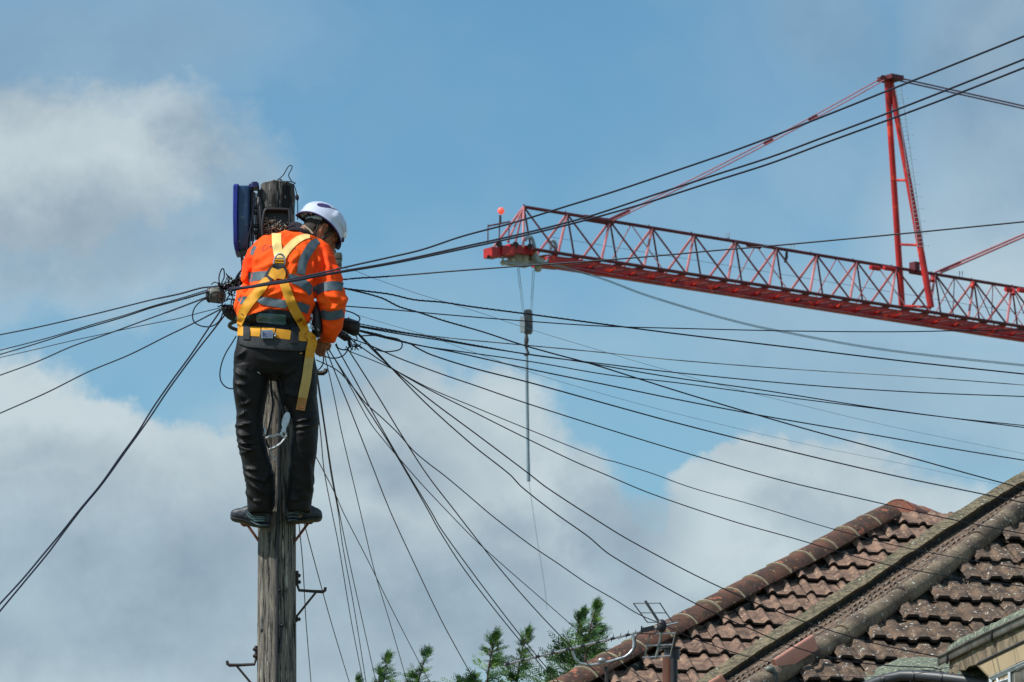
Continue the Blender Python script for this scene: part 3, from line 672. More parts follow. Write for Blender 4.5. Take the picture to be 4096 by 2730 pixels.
# ------------------------------------------------------------------ tower crane
VPX = 31700; rv = ray(VPX, 5680); Jd = V((rv.x, rv.y, 0)).normalized(); Pd = V((-Jd.y, Jd.x, 0)); JW = 1.75
N0 = P(2211, 1010, 230)
def onj(x, y, ac): return IP(x, y, N0+Pd*ac, Pd)
def yb(x): return 1010+(x-2211)*.1576
def yt(x): return 827+(x-2088)*.165
zN = N0.z; TP0 = onj(2095, yt(2095), JW/2); zT = TP0.z
def sof(p): return (p-N0).dot(Jd)
def jp(s, ac, z): return V((N0.x, N0.y, 0))+Jd*s+Pd*ac+V((0,0,z))
crane = thing('tower_crane', V((jp(60,JW/2,0).x, jp(60,JW/2,0).y, 0)), 'red lattice tower crane with a long jib and a tall A-frame, far behind the cables', 'crane')
nodes = [2095,2262,2430,2595,2765,2912,3081,3243,3411,3566,3725,3885,4048]
S = [sof(onj(x, yt(x), JW/2)) for x in nodes]
bay = (S[-1]-S[0])/(len(S)-1); S = [S[0]+bay*i for i in range(24)]
smax = S[-1]; s_tip = sof(onj(1935, 1000, JW/2)); zF = zN
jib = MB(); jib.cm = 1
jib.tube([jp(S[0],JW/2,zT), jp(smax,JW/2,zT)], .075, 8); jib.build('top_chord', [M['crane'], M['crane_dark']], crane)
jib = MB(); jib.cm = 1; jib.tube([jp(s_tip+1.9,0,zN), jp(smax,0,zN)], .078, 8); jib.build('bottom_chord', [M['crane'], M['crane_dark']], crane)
fc = MB(); a, b = jp(s_tip+3.0,JW,zF-.02), jp(smax,JW,zF-.02)
fc.box((a+b)/2, (b-a).length/2, .16, .20, (Jd, Pd, V((0,0,1)))); 
a, b = jp(s_tip+3.3,.16,zF-.15), jp(smax,.16,zF-.15); fc.box((a+b)/2, (b-a).length/2, .05, .05, (Jd, Pd, V((0,0,1))))
fc.build('runway_beam', M['crane'], crane, smooth=False)
dk = MB()
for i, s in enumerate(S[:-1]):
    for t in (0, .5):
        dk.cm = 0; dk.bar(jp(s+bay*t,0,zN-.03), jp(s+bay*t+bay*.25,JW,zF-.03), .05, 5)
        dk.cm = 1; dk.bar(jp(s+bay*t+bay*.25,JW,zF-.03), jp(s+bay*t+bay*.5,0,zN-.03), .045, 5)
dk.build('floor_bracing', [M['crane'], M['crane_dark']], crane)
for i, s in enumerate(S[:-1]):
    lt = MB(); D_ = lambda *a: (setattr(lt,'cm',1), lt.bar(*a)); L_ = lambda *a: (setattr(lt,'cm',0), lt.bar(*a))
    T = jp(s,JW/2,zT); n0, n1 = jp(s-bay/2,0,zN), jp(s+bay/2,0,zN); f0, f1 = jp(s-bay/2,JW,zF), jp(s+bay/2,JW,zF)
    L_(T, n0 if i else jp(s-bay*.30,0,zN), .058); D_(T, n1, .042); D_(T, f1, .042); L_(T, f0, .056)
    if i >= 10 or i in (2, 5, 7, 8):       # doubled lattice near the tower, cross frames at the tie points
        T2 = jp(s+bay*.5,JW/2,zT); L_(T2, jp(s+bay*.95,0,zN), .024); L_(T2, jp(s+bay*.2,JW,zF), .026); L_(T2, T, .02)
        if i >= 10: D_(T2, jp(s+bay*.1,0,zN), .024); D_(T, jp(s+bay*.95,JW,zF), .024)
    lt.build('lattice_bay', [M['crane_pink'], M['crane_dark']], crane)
tp = MB(); ax3 = (Jd, Pd, V((0,0,1)))
tp.tube([jp(S[0],JW/2,zT), jp(s_tip+.9,.4,zN+.25)], .045); tp.tube([jp(S[0],JW/2,zT), jp(s_tip+2.2,JW,zN+.1)], .04)
tp.build('nose_strut', M['crane_pink'], crane)
def jbox(mb, x0, x1, y0, y1, ac, th):
    p = [onj(x0,y0,ac), onj(x1,y0+(x1-x0)*.10,ac), onj(x1,y1+(x1-x0)*.10,ac), onj(x0,y1,ac)]; mb.prism(p, Pd*th)
nb = MB(); jbox(nb,1968,2004,988,1026,.2,.6); jbox(nb,2010,2060,982,1018,.1,.8); jbox(nb,2040,2140,976,1010,.3,1.2); jbox(nb,2205,2300,1024,1050,.1,1.4)
nb.build('jib_nose', M['crane'], crane, smooth=False)
nk = MB()
for x, y, r_ in ((1996,976,.14),(2062,980,.14),(2120,985,.12),(1955,1028,.08)): nk = MB(); nk.tube([onj(x,y,.1), onj(x,y,.5)], r_, 12); nk.build('sheave', M['iron'], crane)
bc = MB(); bc.bar(onj(2001,892,JW/2), onj(2001,862,JW/2), .05); bl = bc.build('beacon_post', M['iron'], crane)
bc = MB(); bc.ell(onj(2004,845,JW/2), .145,.145,.15); bc.build('beacon', M['lamp'], crane)
bc = MB(); bc.tube([onj(1955,905,.3), onj(2040,888,.3)], .04, 5)
for x in (1952, 2036): bc.bar(onj(x,900,.3), onj(x-1,975,.3), .028, 5)
bc.bar(onj(1998,900,.3), onj(1996,975,.3), .03, 5); bc.build('guard_rail', M['crane_dark'], crane)
# trolley
tr = thing('crane_trolley', jp(s_tip+2.6,JW/2,zN), 'pale hoist trolley hanging under the tip of the crane jib', 'trolley')
mb = MB()
for (x, y, rx, rz) in ((2062,1038,.20,.17),(2085,1028,.17,.22),(2050,1050,.22,.10),(2128,1040,.20,.16),(2160,1046,.26,.10),(2092,1056,.30,.10)):
    mb.box(onj(x,y,.8), rx, .3, rz, ax3)
mb.build('frame', M['crane_grey'], tr, smooth=False)
for (x, y, r_) in ((2070,1042,.20),(2100,1045,.16),(2152,1074,.17),(2012,1052,.12)): mb = MB(); mb.tube([onj(x,y,.5), onj(x,y,.75)], r_, 14); mb.build('sheave', M['crane_grey'], tr)
mb = MB()
for pts in ([(2100,962),(2112,950),(2126,952),(2136,980),(2142,1018),(2152,1042),(2176,1050)],[(2195,972),(2210,964),(2222,976),(2222,1000),(2208,1022),(2196,1038),(2184,1052)]):
    mb.tube([onj(*q,.3) for q in cr(pts,4)], .08, 6)
mb.tube([onj(2200,972,.3), onj(2204,1000,.3)], .07, 5); mb.tube([onj(2006,1025,.4), onj(2018,1050,.4), onj(2100,1062,.4), onj(2200,1052,.4)], .05, 5); mb.build('rope_guide', M['crane_blue'], tr)
# hook
dH = onj(2108,1050,.8).y
hk = thing('crane_hook', P(2110,1930,dH), 'grey hook block with a long thin tube hanging on ropes below the crane trolley', 'crane hook')
mb = MB()
for a, b in (((2069,1070),(2090,1245)),((2076,1070),(2096,1245)),((2131,1078),(2122,1245)),((2138,1078),(2128,1245))): mb.bar(P(*a,dH), P(*b,dH), .012, 6)
mb.build('hoist_rope', M['rope'], hk)
mb = MB(); mb.rings([[P(2112+dx*w, y, dH)+V((0,k*.25,0)) for dx, k in ((-1,-1),(1,-1),(1,1),(-1,1))] for y, w in ((1243,8),(1250,17),(1290,19),(1325,19),(1334,13))]); mb.build('block', M['gutter_dark'], hk)
mb = MB(); mb.rings([[P(2089+dx*w, y, dH-.3)+V((0,k*.08,0)) for dx, k in ((-1,-1),(1,-1),(1,1),(-1,1))] for y, w in ((1268,8),(1285,10),(1330,9))]); mb.build('side_plate', M['alu'], hk)
mb = MB(); mb.tube([P(x,y,dH) for x,y in ((2106,1338),(2106,1360),(2104,1385),(2108,1400),(2112,1412),(2106,1424),(2098,1418))], [.05,.10,.07,.05,.07,.08,.05], 8); mb.build('hook', M['iron'], hk)
mb = MB(); mb.tube([P(2107,1424,dH), P(2108,1560,dH), P(2112,1800,dH), P(2114,1926,dH)], [.06,.07,.065,.08], 10); mb.build('hanging_tube', M['rope'], hk)
mb = MB(); mb.tube([P(*q,dH) for q in cr([(2116,1926),(2128,2020),(2152,2180),(2176,2330),(2188,2440)],5)], .012, 5); mb.build('tag_line', M['rope'], hk)
# A-frame
tN, tF = onj(3724,1230,0), onj(3608,1224,JW); apx = onj(3562,322,JW/2); apl = onj(3548,322,JW/2)
mb = MB(); mb.tube([tF, apl], [.150,.135], 10); mb.build('a_frame_leg', M['crane'], crane)
mb = MB(); mb.tube([tN, apx], [.155,.135], 10); mb.build('a_frame_leg', M['crane'], crane)
for t in (0,.272,.557):
    mb = MB(); mb.bar(tF.lerp(apl,t), tN.lerp(apx,t), .058); mb.ell(tF.lerp(apl,t), .15,.15,.15, nu=10, nv=8); mb.build('a_frame_rung', M['crane'], crane)
mb = MB(); mb.box(onj(3562,316,.7), .36,.5,.10, ax3); mb.tube([onj(3532,312,.6), onj(3532,312,1.2)], .13, 10); mb.build('a_frame_head', M['crane_dark'], crane)
mb = MB(); r0, r1 = onj(3604,345,0), onj(3694,985,0); q0, q1 = onj(3594,345,0)+Pd*.2, onj(3684,985,0)+Pd*.2
mb.bar(r0,r1,.018,5); mb.bar(q0,q1,.018,5)
for i in range(40): mb.bar(r0.lerp(r1,i/39), q0.lerp(q1,i/39), .012, 4)
for i in range(14): c = r0.lerp(r1,i/13); mb.tube([c, c+V((.18,-.12,.0)), c+V((.25,.1,0))], .010, 4)
mb.build('ladder', M['crane_blue'], crane)
def ties(a, b, r_, name='tie_bar', sag=.0, mt='crane_pink', extra=()):
    mb = MB()
    for o in (-.09, .09):
        mb.tube([a.lerp(b, t)+Pd*o*3+V((0,0,o*.35-sag*4*t*(1-t))) for t in [i/10 for i in range(11)]], r_, 6)
    for t0, t1, rr in extra: mb.cm = 1; mb.bar(a.lerp(b,t0)-V((0,0,sag*4*t0*(1-t0))), a.lerp(b,t1)-V((0,0,sag*4*t1*(1-t1))), rr, 8)
    mb.build(name, [M[mt], M['crane_dark']], crane)
headp = onj(4850, 600, JW/2)
ties(onj(3530,318,JW/2), onj(2436,884,JW/2), .028, sag=.16, extra=((.25,.275,.10),(.415,.44,.10),(.93,1.0,.10)))
ties(onj(3596,318,JW/2), headp, .036, mt='crane_dark'); ties(onj(3742,1096,JW/2), headp+V((0,0,-.2)), .045, extra=((.02,.085,.10),))
for x0, x1 in ((2338,2362),(2362,2450),(2990,3040),(3520,3566),(3640,3700)): mb = MB(); mb.tube([onj(x0,yt(x0)+4,JW/2), onj(x1,yt(x1)+4,JW/2)], .15 if x1 < 2500 else .11, 8); mb.build('tie_anchor', M['crane_dark'], crane)
mb = MB(); mb.box(onj(3658,1068,JW/2),.14,.2,.2,ax3); mb.build('junction_case', M['crane_dark'], crane)
for x0, x1, dy in ((3482,3518,13),(3535,3578,6),(4022,4046,12),(4072,4100,6)): mb = MB(); mb.tube([onj(x0,yt(x0)+dy,.3), onj(x1,yt(x1)+dy,.3)], .11, 8); mb.build('gusset', M['crane'], crane)
for x in nodes[-3:]: mb = MB(); mb.tube([onj(x+4,yt(x)+8,.6), onj(x+6,yt(x)+28,.4)], .09, 8); mb.build('gusset', M['crane'], crane)
for x in (2905, 3163, 3838):
    mb = MB()
    for o in (0, 11): mb.bar(onj(x+o,yt(x)+2,JW/2), onj(x+o,yt(x)-30,JW/2), .024, 5)
    mb.build('marker_post', M['crane_blue'], crane)
mb = MB(); mb.tube([onj(3147,yt(3147)+2,.8), onj(3146,1030,.8), onj(3140,1050,.8)], [.05,.07,.05], 8); mb.build('floodlight', M['iron'], crane)
for x in nodes: mb = MB(); mb.bar(onj(x,yt(x),JW/2), onj(x,yt(x)-11,JW/2), .03, 5); mb.build('node_pin', M['crane_dark'], crane)
mb = MB()
for o in (0, 5):
    mb.tube([P(x, y+o, 229+(x-2200)*.009) for x, y in cr([(2205,1056),(2400,1110),(2600,1184),(2919,1278),(3174,1334),(3556,1400),(4096,1460),(4400,1488)],6)], .018, 5)
for o, ac in ((0,.5),):
    mb.tube([onj(x, yb(x)-60+o*3+(x-2200)*.004, ac) for x in (2210,2900,3600,4300)], .009, 4)
    mb.tube([onj(x, yb(x)+46+o*.5-(1-((x-3200)/1000)**2)*-8, ac) for x in (2210,2500,2800,3200,3600,4000,4300)], .008, 4)
mb.build('trolley_rope', M['rope'], crane)
# mast and tower head beyond the right edge
mb = MB(); mc = jp(sof(headp), JW/2, 0)
for i in (-1,1):
    for j in (-1,1):
        mb.bar(mc+Jd*i*.9+Pd*j*.9, mc+Jd*i*.9+Pd*j*.9+V((0,0,zN)), .09); mb.bar(mc+Jd*i*.9+Pd*j*.9+V((0,0,zN)), headp, .09)
k = 0; z = 0
while z < zN-1.9:
    for (i, j, i2, j2) in ((-1,-1,1,-1),(1,-1,1,1),(1,1,-1,1),(-1,1,-1,-1)):
        mb.bar(mc+Jd*i*.9+Pd*j*.9+V((0,0,z)), mc+Jd*i2*.9+Pd*j2*.9+V((0,0,z+1.9)), .04, 5)
    z += 1.9
mb.build('mast', M['crane'], crane)
# ------------------------------------------------------------------ telegraph pole
PD_ = 30.2
pt_, pb__ = P(1109, 735, PD_), P(1107, 2730, PD_); pdir = (pt_-pb__)
ptop = pt_; pbase = pb__ - pdir*(pb__.z/pdir.z)
pole = thing('telegraph_pole', pbase, 'weathered wooden telegraph pole the worker stands on', 'pole')
def pole_c(z): t = (z-pbase.z)/(ptop.z-pbase.z); return pbase.lerp(ptop, t)
def pole_r(z): return .1075 - .0105*(z-P(1107,2730,PD_).z)/(ptop.z-P(1107,2730,PD_).z)
mb = MB(); rings = []; NS = 96; zs = [0,1,2,3,4,4.8]; zz = 5.2
while zz < ptop.z-.02: zs.append(zz); zz += .022
zs += [ptop.z-.02, ptop.z-.005]
for z in zs:
    c = pole_c(z); r_ = pole_r(z); ring = []
    for j in range(NS):
        a = 2*math.pi*j/NS; d = V((math.cos(a), math.sin(a), 0))
        n1 = noise.noise(V((d.x*5.5, d.y*5.5, z*.33))); n2 = noise.noise(V((d.x*16, d.y*16, z*1.1+5))); n3 = noise.noise(V((d.x*30, d.y*30, z*3+9)))
        crack = max(0, .10-abs(n1))*.11*sstep(noise.noise(V((d.x*2,d.y*2,z*.6+20))),-.2,.25); h = r_ + n2*.0022 + n3*.0012 - crack
        if z > ptop.z-.12: h += -.010*max(0,(z-ptop.z+.12)/.12)**2 + noise.noise(V((d.x*9,d.y*9,z*9)))*.007
        ring.append(c + d*h)
    rings.append(ring)
mb.rings(rings, caps=False); last = rings[-1]; cen = V((0,0,0))
for p_ in last: cen += p_
cen /= NS; prev = last
b0 = len(mb.v)-NS
for q in (.8,.6,.4,.2):
    ring = [cen.lerp(p_, q)+V((0,0,.010+.02*noise.noise(p_*25*q)-.004*q)) for p_ in last]
    b1 = len(mb.v); mb.v += ring
    for j in range(NS): mb.f.append([b0+j, b0+(j+1)%NS, b1+(j+1)%NS, b1+j]); mb.m.append(0)
    b0 = b1
mb.f.append([b0+j for j in range(NS)]); mb.m.append(0)
shaft = mb.build('shaft', [M['wood'], M['wood_top']], pole)
ztw = P(1100, 870, PD_).z
me = shaft.data
for pg in me.polygons:
    zc = pg.center.z+pbase.z
    if zc > ztw + .10*noise.noise(V((pg.center.x*12, pg.center.y*12, zc*2))): pg.material_index = 1
def front(sx, sy, k=0.0):     # point on the front of the pole
    q = P(sx, sy, PD_); c = pole_c(q.z); r_ = pole_r(q.z)+k; dx = q.x-c.x
    dy = math.sqrt(max(0, r_*r_-dx*dx)); return P(sx, sy, PD_-dy)
mb = MB(); mb.tube([front(x, y, .006) for x, y in cr([(1122,1460),(1119,1560),(1116,1700),(1114,1900),(1112,2080),(1109,2200),(1109,2330),(1110,2450),(1108,2600),(1107,2730),(1106,2790)],6)], .0085, 10, flat=1.3)
dz = front(1106,2790,.006); mb.tube([dz, V((dz.x,dz.y-.03,0))], .0085, 8); mb.build('downlead_cable', M['black'], pole)
for x, y in ((1115,1872),(1117,2362),(1128,2503)):
    mb = MB(); mb.ell(front(x,y,.004), .012,.014,.011, nu=10, nv=8); mb.build('cable_clip', M['black'], pole)
mb = MB(); mb.tube([front(x, y, .005) for x, y in ((1128,2503),(1124,2560),(1119,2610))], .006, 6); mb.build('loose_cable_end', M['black'], pole)
for x, y in ((1075,2140),(1047,2520),(1077,2160)):
    mb = MB(); mb.ell(front(x,y,.002), .008,.008,.014, nu=8, nv=6); mb.build('bolt_hole', M['black'], pole)
def step(side, root, elbow, end, tipy, brace0, brace1, bolts, mt, r_=.0085):
    "folding climbing step: plate, arm with an upturned end, brace and bolts"
    D = PD_-.02
    mb = MB(); mb.tube([P(root[0]+side*2, root[1]-6, D), P(root[0]+side*2, elbow[1]-22, D), P(*elbow, D), P((elbow[0]+end[0])/2, (elbow[1]+end[1])/2+1, D), P(end[0]-side*8, end[1], D), P(end[0], end[1]-6, D), P(end[0]+side*2, tipy, D)], [r_*.9,r_*.9,r_,r_,r_*1.15,r_*1.1,r_*.9], 8)
    st = mb.build('climbing_step', mt, pole)
    mb = MB(); mb.tube([P(*brace0, D), P(*brace1, D), P(brace1[0]-side*3, brace1[1]+26, D)], r_*.75, 8); mb.build('brace', mt, st)
    for x, y in bolts:
        mb = MB(); mb.tube([P(x-side*9, y, D), P(x, y, D)], .009, 8); mb.ell(P(x+side*1,y,D), .009,.011,.011, nu=8, nv=6); mb.build('bolt', mt, st)
    return st
step(1, (1187,2290), (1196,2362), (1300,2368), 2350, (1263,2371), (1189,2463), ((1196,2303),(1197,2329),(1196,2478)), M['iron'])
step(-1, (1026,2590), (1018,2658), (910,2662), 2644, (948,2666), (1026,2760), ((1018,2598),(1018,2625)), M['iron'])
step(1, (1182,2045), (1190,2088), (1252,2090), 2074, (1234,2092), (1172,2176), ((1168,2188),), M['rust'], .010)
step(-1, (1032,2050), (1024,2096), (968,2100), 2084, (988,2098), (1046,2180), ((1050,2196),), M['rust'], .010)
step(1, (1190,1440), (1200,1493), (1302,1493), 1476, (1260,1496), (1192,1590), ((1196,1460),), M['iron'], .012)
# things on the pole top
bx = thing('distribution_box', P(970, 890, PD_-.02), 'dark blue plastic distribution box mounted on the left of the pole top', 'junction box')
def rrect(cx, cy, d, hx, hy, n=5, rad=.35):
    pts = []
    for (sx_, sy_) in ((1,1),(-1,1),(-1,-1),(1,-1)):
        for i in range(n):
            t = math.pi/2*i/(n-1); a, b = math.cos(t), math.sin(t)
            if sx_*sy_ < 0: a, b = b, a
            pts.append((sx_*(hx*(1-rad)+hx*rad*a), sy_*(hy*(1-rad)+hy*rad*b)))
    return [P(cx+px_, cy, d)+V((0,py_,0)) for px_, py_ in pts]
mb = MB(); mb.rings([rrect(cx, y, PD_, hx, hy) for y, cx, hx, hy in ((756,976,24,.085),(762,976,27,.095),(880,976,27,.105),(985,976,27,.10),(1006,975,25,.09),(1016,974,21,.07))]); body_ = mb.build('box_body', M['navy'], bx)
mb = MB(); mb.rings([rrect(cx, y, PD_, hx, hy) for y, cx, hx, hy in ((752,949,10,.10),(760,946,11,.112),(880,944,10,.118),(985,946,10,.112),(1008,950,10,.10),(1019,954,9,.08))]); mb.build('lid', mat('blue_lid_plastic',(.02,.035,.32),(.015,.025,.22),.4,10), bx)
mb = MB()
for x in (1008, 1037): mb.tube([P(x, 760, PD_-.04), P(x+2, 965, PD_-.04)], .010, 6)
for y in (830, 852, 905, 930): mb.tube([P(1004,y,PD_-.04), P(1046,y+2,PD_-.04)], .011, 6)
mb.tube([P(1034,795,PD_-.06), P(1040,830,PD_-.08), P(1046,900,PD_-.08), P(1038,960,PD_-.05)], .018, 8); mb.build('mounting_bracket', M['black'], bx)
mb = MB(); mb.tube([P(1024,775,PD_-.03), P(1026,960,PD_-.03)], .011, 8); mb.build('pale_conduit', M['alu'], bx)
mb = MB(); mb.rings([rrect(cx, y, PD_-.04, hx, .05) for y, cx, hx in ((735,1020,11),(740,1020,16),(752,1020,17),(757,1018,15))]); mb.rings([rrect(cx, y, PD_-.03, hx, .04) for y, cx, hx in ((742,1003,6),(750,1003,9),(764,1003,8),(768,1003,4))])
mb.build('cable_gland', mat('blue_gland_plastic',(.02,.02,.14),(.012,.012,.07),.4,10), bx)
mb = MB()
for pts, c in (([(1018,770),(1012,860),(1003,910),(992,955),(990,1000),(1000,1030)],0),([(1014,930),(1009,990),(1003,1030),(1002,1060)],0),([(967,1014),(972,1035),(976,1060),(972,1090),(966,1105)],0),([(975,1010),(984,1040),(980,1070),(962,1086),(948,1105),(944,1120)],0),([(962,1014),(966,1040),(968,1075),(958,1095),(952,1125),(956,1150)],0)):
    mb.tube([P(*q, PD_-.10) for q in cr(pts,6)], .0045, 6)
mb.build('wiring', M['cable'], bx)
hood = thing('open_hood', P(1103, 950, PD_-.13), 'black open-fronted hood on the pole top, stuffed with dry twigs', 'bracket')
mb = MB(); fr_ = [(1052,955),(1049,905),(1055,860),(1062,840),(1080,837),(1148,839),(1157,850),(1161,905),(1163,955)]
mb.tube([P(x,y,PD_-.17) for x,y in cr(fr_,4)], .008, 8)
back = [P(x,y,PD_-.125) for x,y in fr_]; fro = [P(x,y,PD_-.17) for x,y in fr_]; mb.grid([fro, back]); mb.add(back, [tuple(range(len(back)))])
mb.build('hood_frame', M['black'], hood)
mb = MB(); rr_ = random.Random(9)
for i in range(75):
    x = rr_.uniform(1056,1152); y = rr_.uniform(880,948); pts = []
    th = rr_.uniform(0,6.28)
    for k in range(6):
        pts.append(P(min(max(x,1054),1158), min(max(y,868),950), PD_-.135-rr_.random()*.04)); th += rr_.uniform(-.9,.9); x += math.cos(th)*8; y += math.sin(th)*6
    mb.tube(pts, rr_.choice((.0016,.0022,.0028)), 4)
mb.build('twigs', mat('dry_twigs',(.34,.34,.29),(.10,.10,.085),.9,40), hood)
wl = MB(); wl.tube([P(x,y,PD_-.02) for x,y in cr([(1116,716),(1110,722),(1120,728),(1126,720),(1118,716),(1134,700),(1150,672),(1160,663),(1168,666),(1166,678),(1155,698),(1158,712),(1167,726),(1174,732)],5)], .0028, 6)
wl.tube([P(x,y,PD_-.02) for x,y in cr([(1112,722),(1135,726),(1165,728),(1182,734),(1172,738)],4)], .0025, 6)
wl.build('wire_loop', M['cable'], None, label='thin bent wire loop standing on top of the pole', cat='wire')
wl = MB(); wl.tube([P(x,y,PD_-.06) for x,y in cr([(1172,736),(1180,752),(1186,775),(1190,805),(1191,840),(1190,880)],5)], .0028, 6); wl.tube([P(1186,778,PD_-.06), P(1188,786,PD_-.06), P(1189,796,PD_-.06), P(1190,802,PD_-.06)], [.004,.010,.010,.005], 8)
wl.build('hanging_wire', M['cable'], None, label='thin wire with a small dark sleeve hanging down the right of the pole top', cat='wire')
gb = thing('terminal_block', P(1350,1040,PD_+.05), 'grey-green terminal block sticking out behind the right sleeve', 'terminal')
mb = MB()
for y, cx, hx in ((1018,1352,17),(1046,1352,15),(1066,1350,12)): mb.rings([rrect(cx, y+q, PD_+.05, h, .05) for q, h in ((0,hx*.85),(4,hx),(20,hx),(24,hx*.8))])
mb.rings([rrect(1335, y, PD_+.05, h, .05) for y, h in ((1004,7),(1008,10),(1020,10))]); mb.build('block', M['grey_plastic'], gb)
jl = thing('splice_closure', P(860,1180,PD_), 'grey-green oval splice closure hanging among the cables left of the worker', 'splice box')
mb = MB(); lax = (V((1,0,-.06)).normalized(), V((0,1,0)), V((.06,0,1)).normalized()); mb.ell(P(863,1182,PD_-.05), .052,.045,.043, lax, fn=lambda p: V((math.copysign(abs(p.x)**.6,p.x), p.y, math.copysign(abs(p.z)**.7,p.z)))); mb.build('shell', M['grey_plastic'], jl)
mb = MB(); mb.ell(P(838,1180,PD_-.05), .022,.040,.045, lax); mb.tube([P(x,y,PD_-.105) for x,y in cr([(840,1200),(845,1180),(858,1170),(885,1172),(900,1182),(895,1205),(880,1212),(845,1206)],4)], .005, 6); mb.tube([P(868,1178,PD_-.11), P(866,1210,PD_-.11)], .005, 6); mb.build('clamp', M['black'], jl)
# cable head bracket: steel ring around the pole with dark insulators left and right
hdz = P(1108,1290,PD_).z; ring_ = thing('cable_bracket', V((pole_c(hdz).x, PD_, hdz)), 'dark ring bracket where all the drop cables meet, half hidden by the worker', 'bracket')
mb = MB(); mb.tube([V((pole_c(hdz).x+.03+.30*math.cos(a), PD_+.10+.24*math.sin(a), hdz)) for a in [2*math.pi*i/40 for i in range(41)]], .011, 8); mb.build('ring', M['iron'], ring_)
mb = MB(); mb.tube([P(x,y,PD_) for x,y in ((1368,1296),(1390,1302),(1425,1316),(1438,1318))], [.035,.042,.044,.034], 14); mb.tube([P(x,y,PD_-.02) for x,y in ((1350,1330),(1385,1352),(1400,1356))], [.02,.022,.012], 10); mb.tube([P(x,y,PD_-.03) for x,y in ((1372,1282),(1400,1290),(1436,1300))], [.012,.016,.010], 8); mb.build('insulator', M['black'], ring_)
mb = MB(); mb.tube([P(x,y,PD_) for x,y in ((950,1262),(925,1250),(905,1238),(893,1228))], [.045,.042,.034,.016], 12); mb.tube([P(x,y,PD_-.04) for x,y in ((972,1120),(940,1135),(905,1150),(850,1158))], [.022,.024,.014,.008], 10); mb.build('insulator', M['black'], ring_)
rr_ = random.Random(12)
for (x0,y0,x1,y1,n_) in ((880,1150,965,1120,26),(905,1165,950,1210,14),(890,1215,930,1240,10),(1395,1345,1420,1392,10)):
    for i in range(n_):
        t = rr_.random(); x = x0+(x1-x0)*t+rr_.uniform(-10,10); y = y0+(y1-y0)*t+rr_.uniform(-14,14); th = rr_.uniform(0,6.28); pts = []
        for k in range(5): pts.append((x, y)); th += rr_.uniform(-1,1); x += math.cos(th)*9; y += math.sin(th)*9
        if i == 0: mb = MB(); mp_ = MB()
        (mb if i % 3 else mp_).tube([P(*q, PD_-.06-rr_.random()*.05) for q in cr(pts,3)], .0035, 5)
    mb.build('jumper_wires', M['cable'], ring_)
    mp_.build('pale_jumper_wires', mat('pale_insulation',(.30,.33,.24),(.10,.14,.16),.6,40), ring_)
for pts, name_, lb in (([(884,1158),(878,1135),(876,1110),(884,1082),(893,1076),(897,1090),(896,1112),(888,1130),(882,1150)],'wire_loop','small upright loop of black wire left of the worker'),
    ([(945,1345),(928,1373),(905,1410),(888,1450),(880,1490),(882,1520),(895,1542),(915,1554),(940,1556)],'hanging_cable','slack black cable loop hanging beside the worker left hip'),
    ([(826,1196),(805,1205),(780,1230),(770,1262),(778,1290),(805,1305),(835,1308),(860,1300),(880,1280),(890,1255)],'wire_loop','round loop of thin cable below the splice closure'),
    ([(1372,1241),(1410,1252),(1436,1268),(1438,1282),(1426,1290),(1400,1288),(1392,1280),(1396,1270)],'wire_loop','small curled wire above the right insulator'),
    ([(1440,1345),(1500,1343),(1570,1352),(1600,1362),(1609,1380),(1600,1398),(1570,1406),(1535,1407),(1500,1398)],'wire_loop','flat open loop of thin wire right of the insulators'),
    ([(1392,1352),(1398,1375),(1390,1402),(1370,1425),(1335,1434),(1305,1428),(1290,1416)],'wire_loop','wide drooping wire loop below the right elbow'),
    ([(1396,1350),(1400,1362),(1400,1382),(1390,1398),(1372,1400),(1352,1392),(1345,1375)],'wire_loop','tight wire loop beside the right insulators'),
    ([(1290,1400),(1294,1430),(1292,1455),(1280,1475),(1262,1486)],'wire_loop','short wire curling back to the worker right thigh')):
    mb = MB(); mb.tube([P(*q, PD_-.08) for q in cr(pts,6)], .0036, 6); mb.build(name_, M['cable'], None, label=lb, cat='cable')
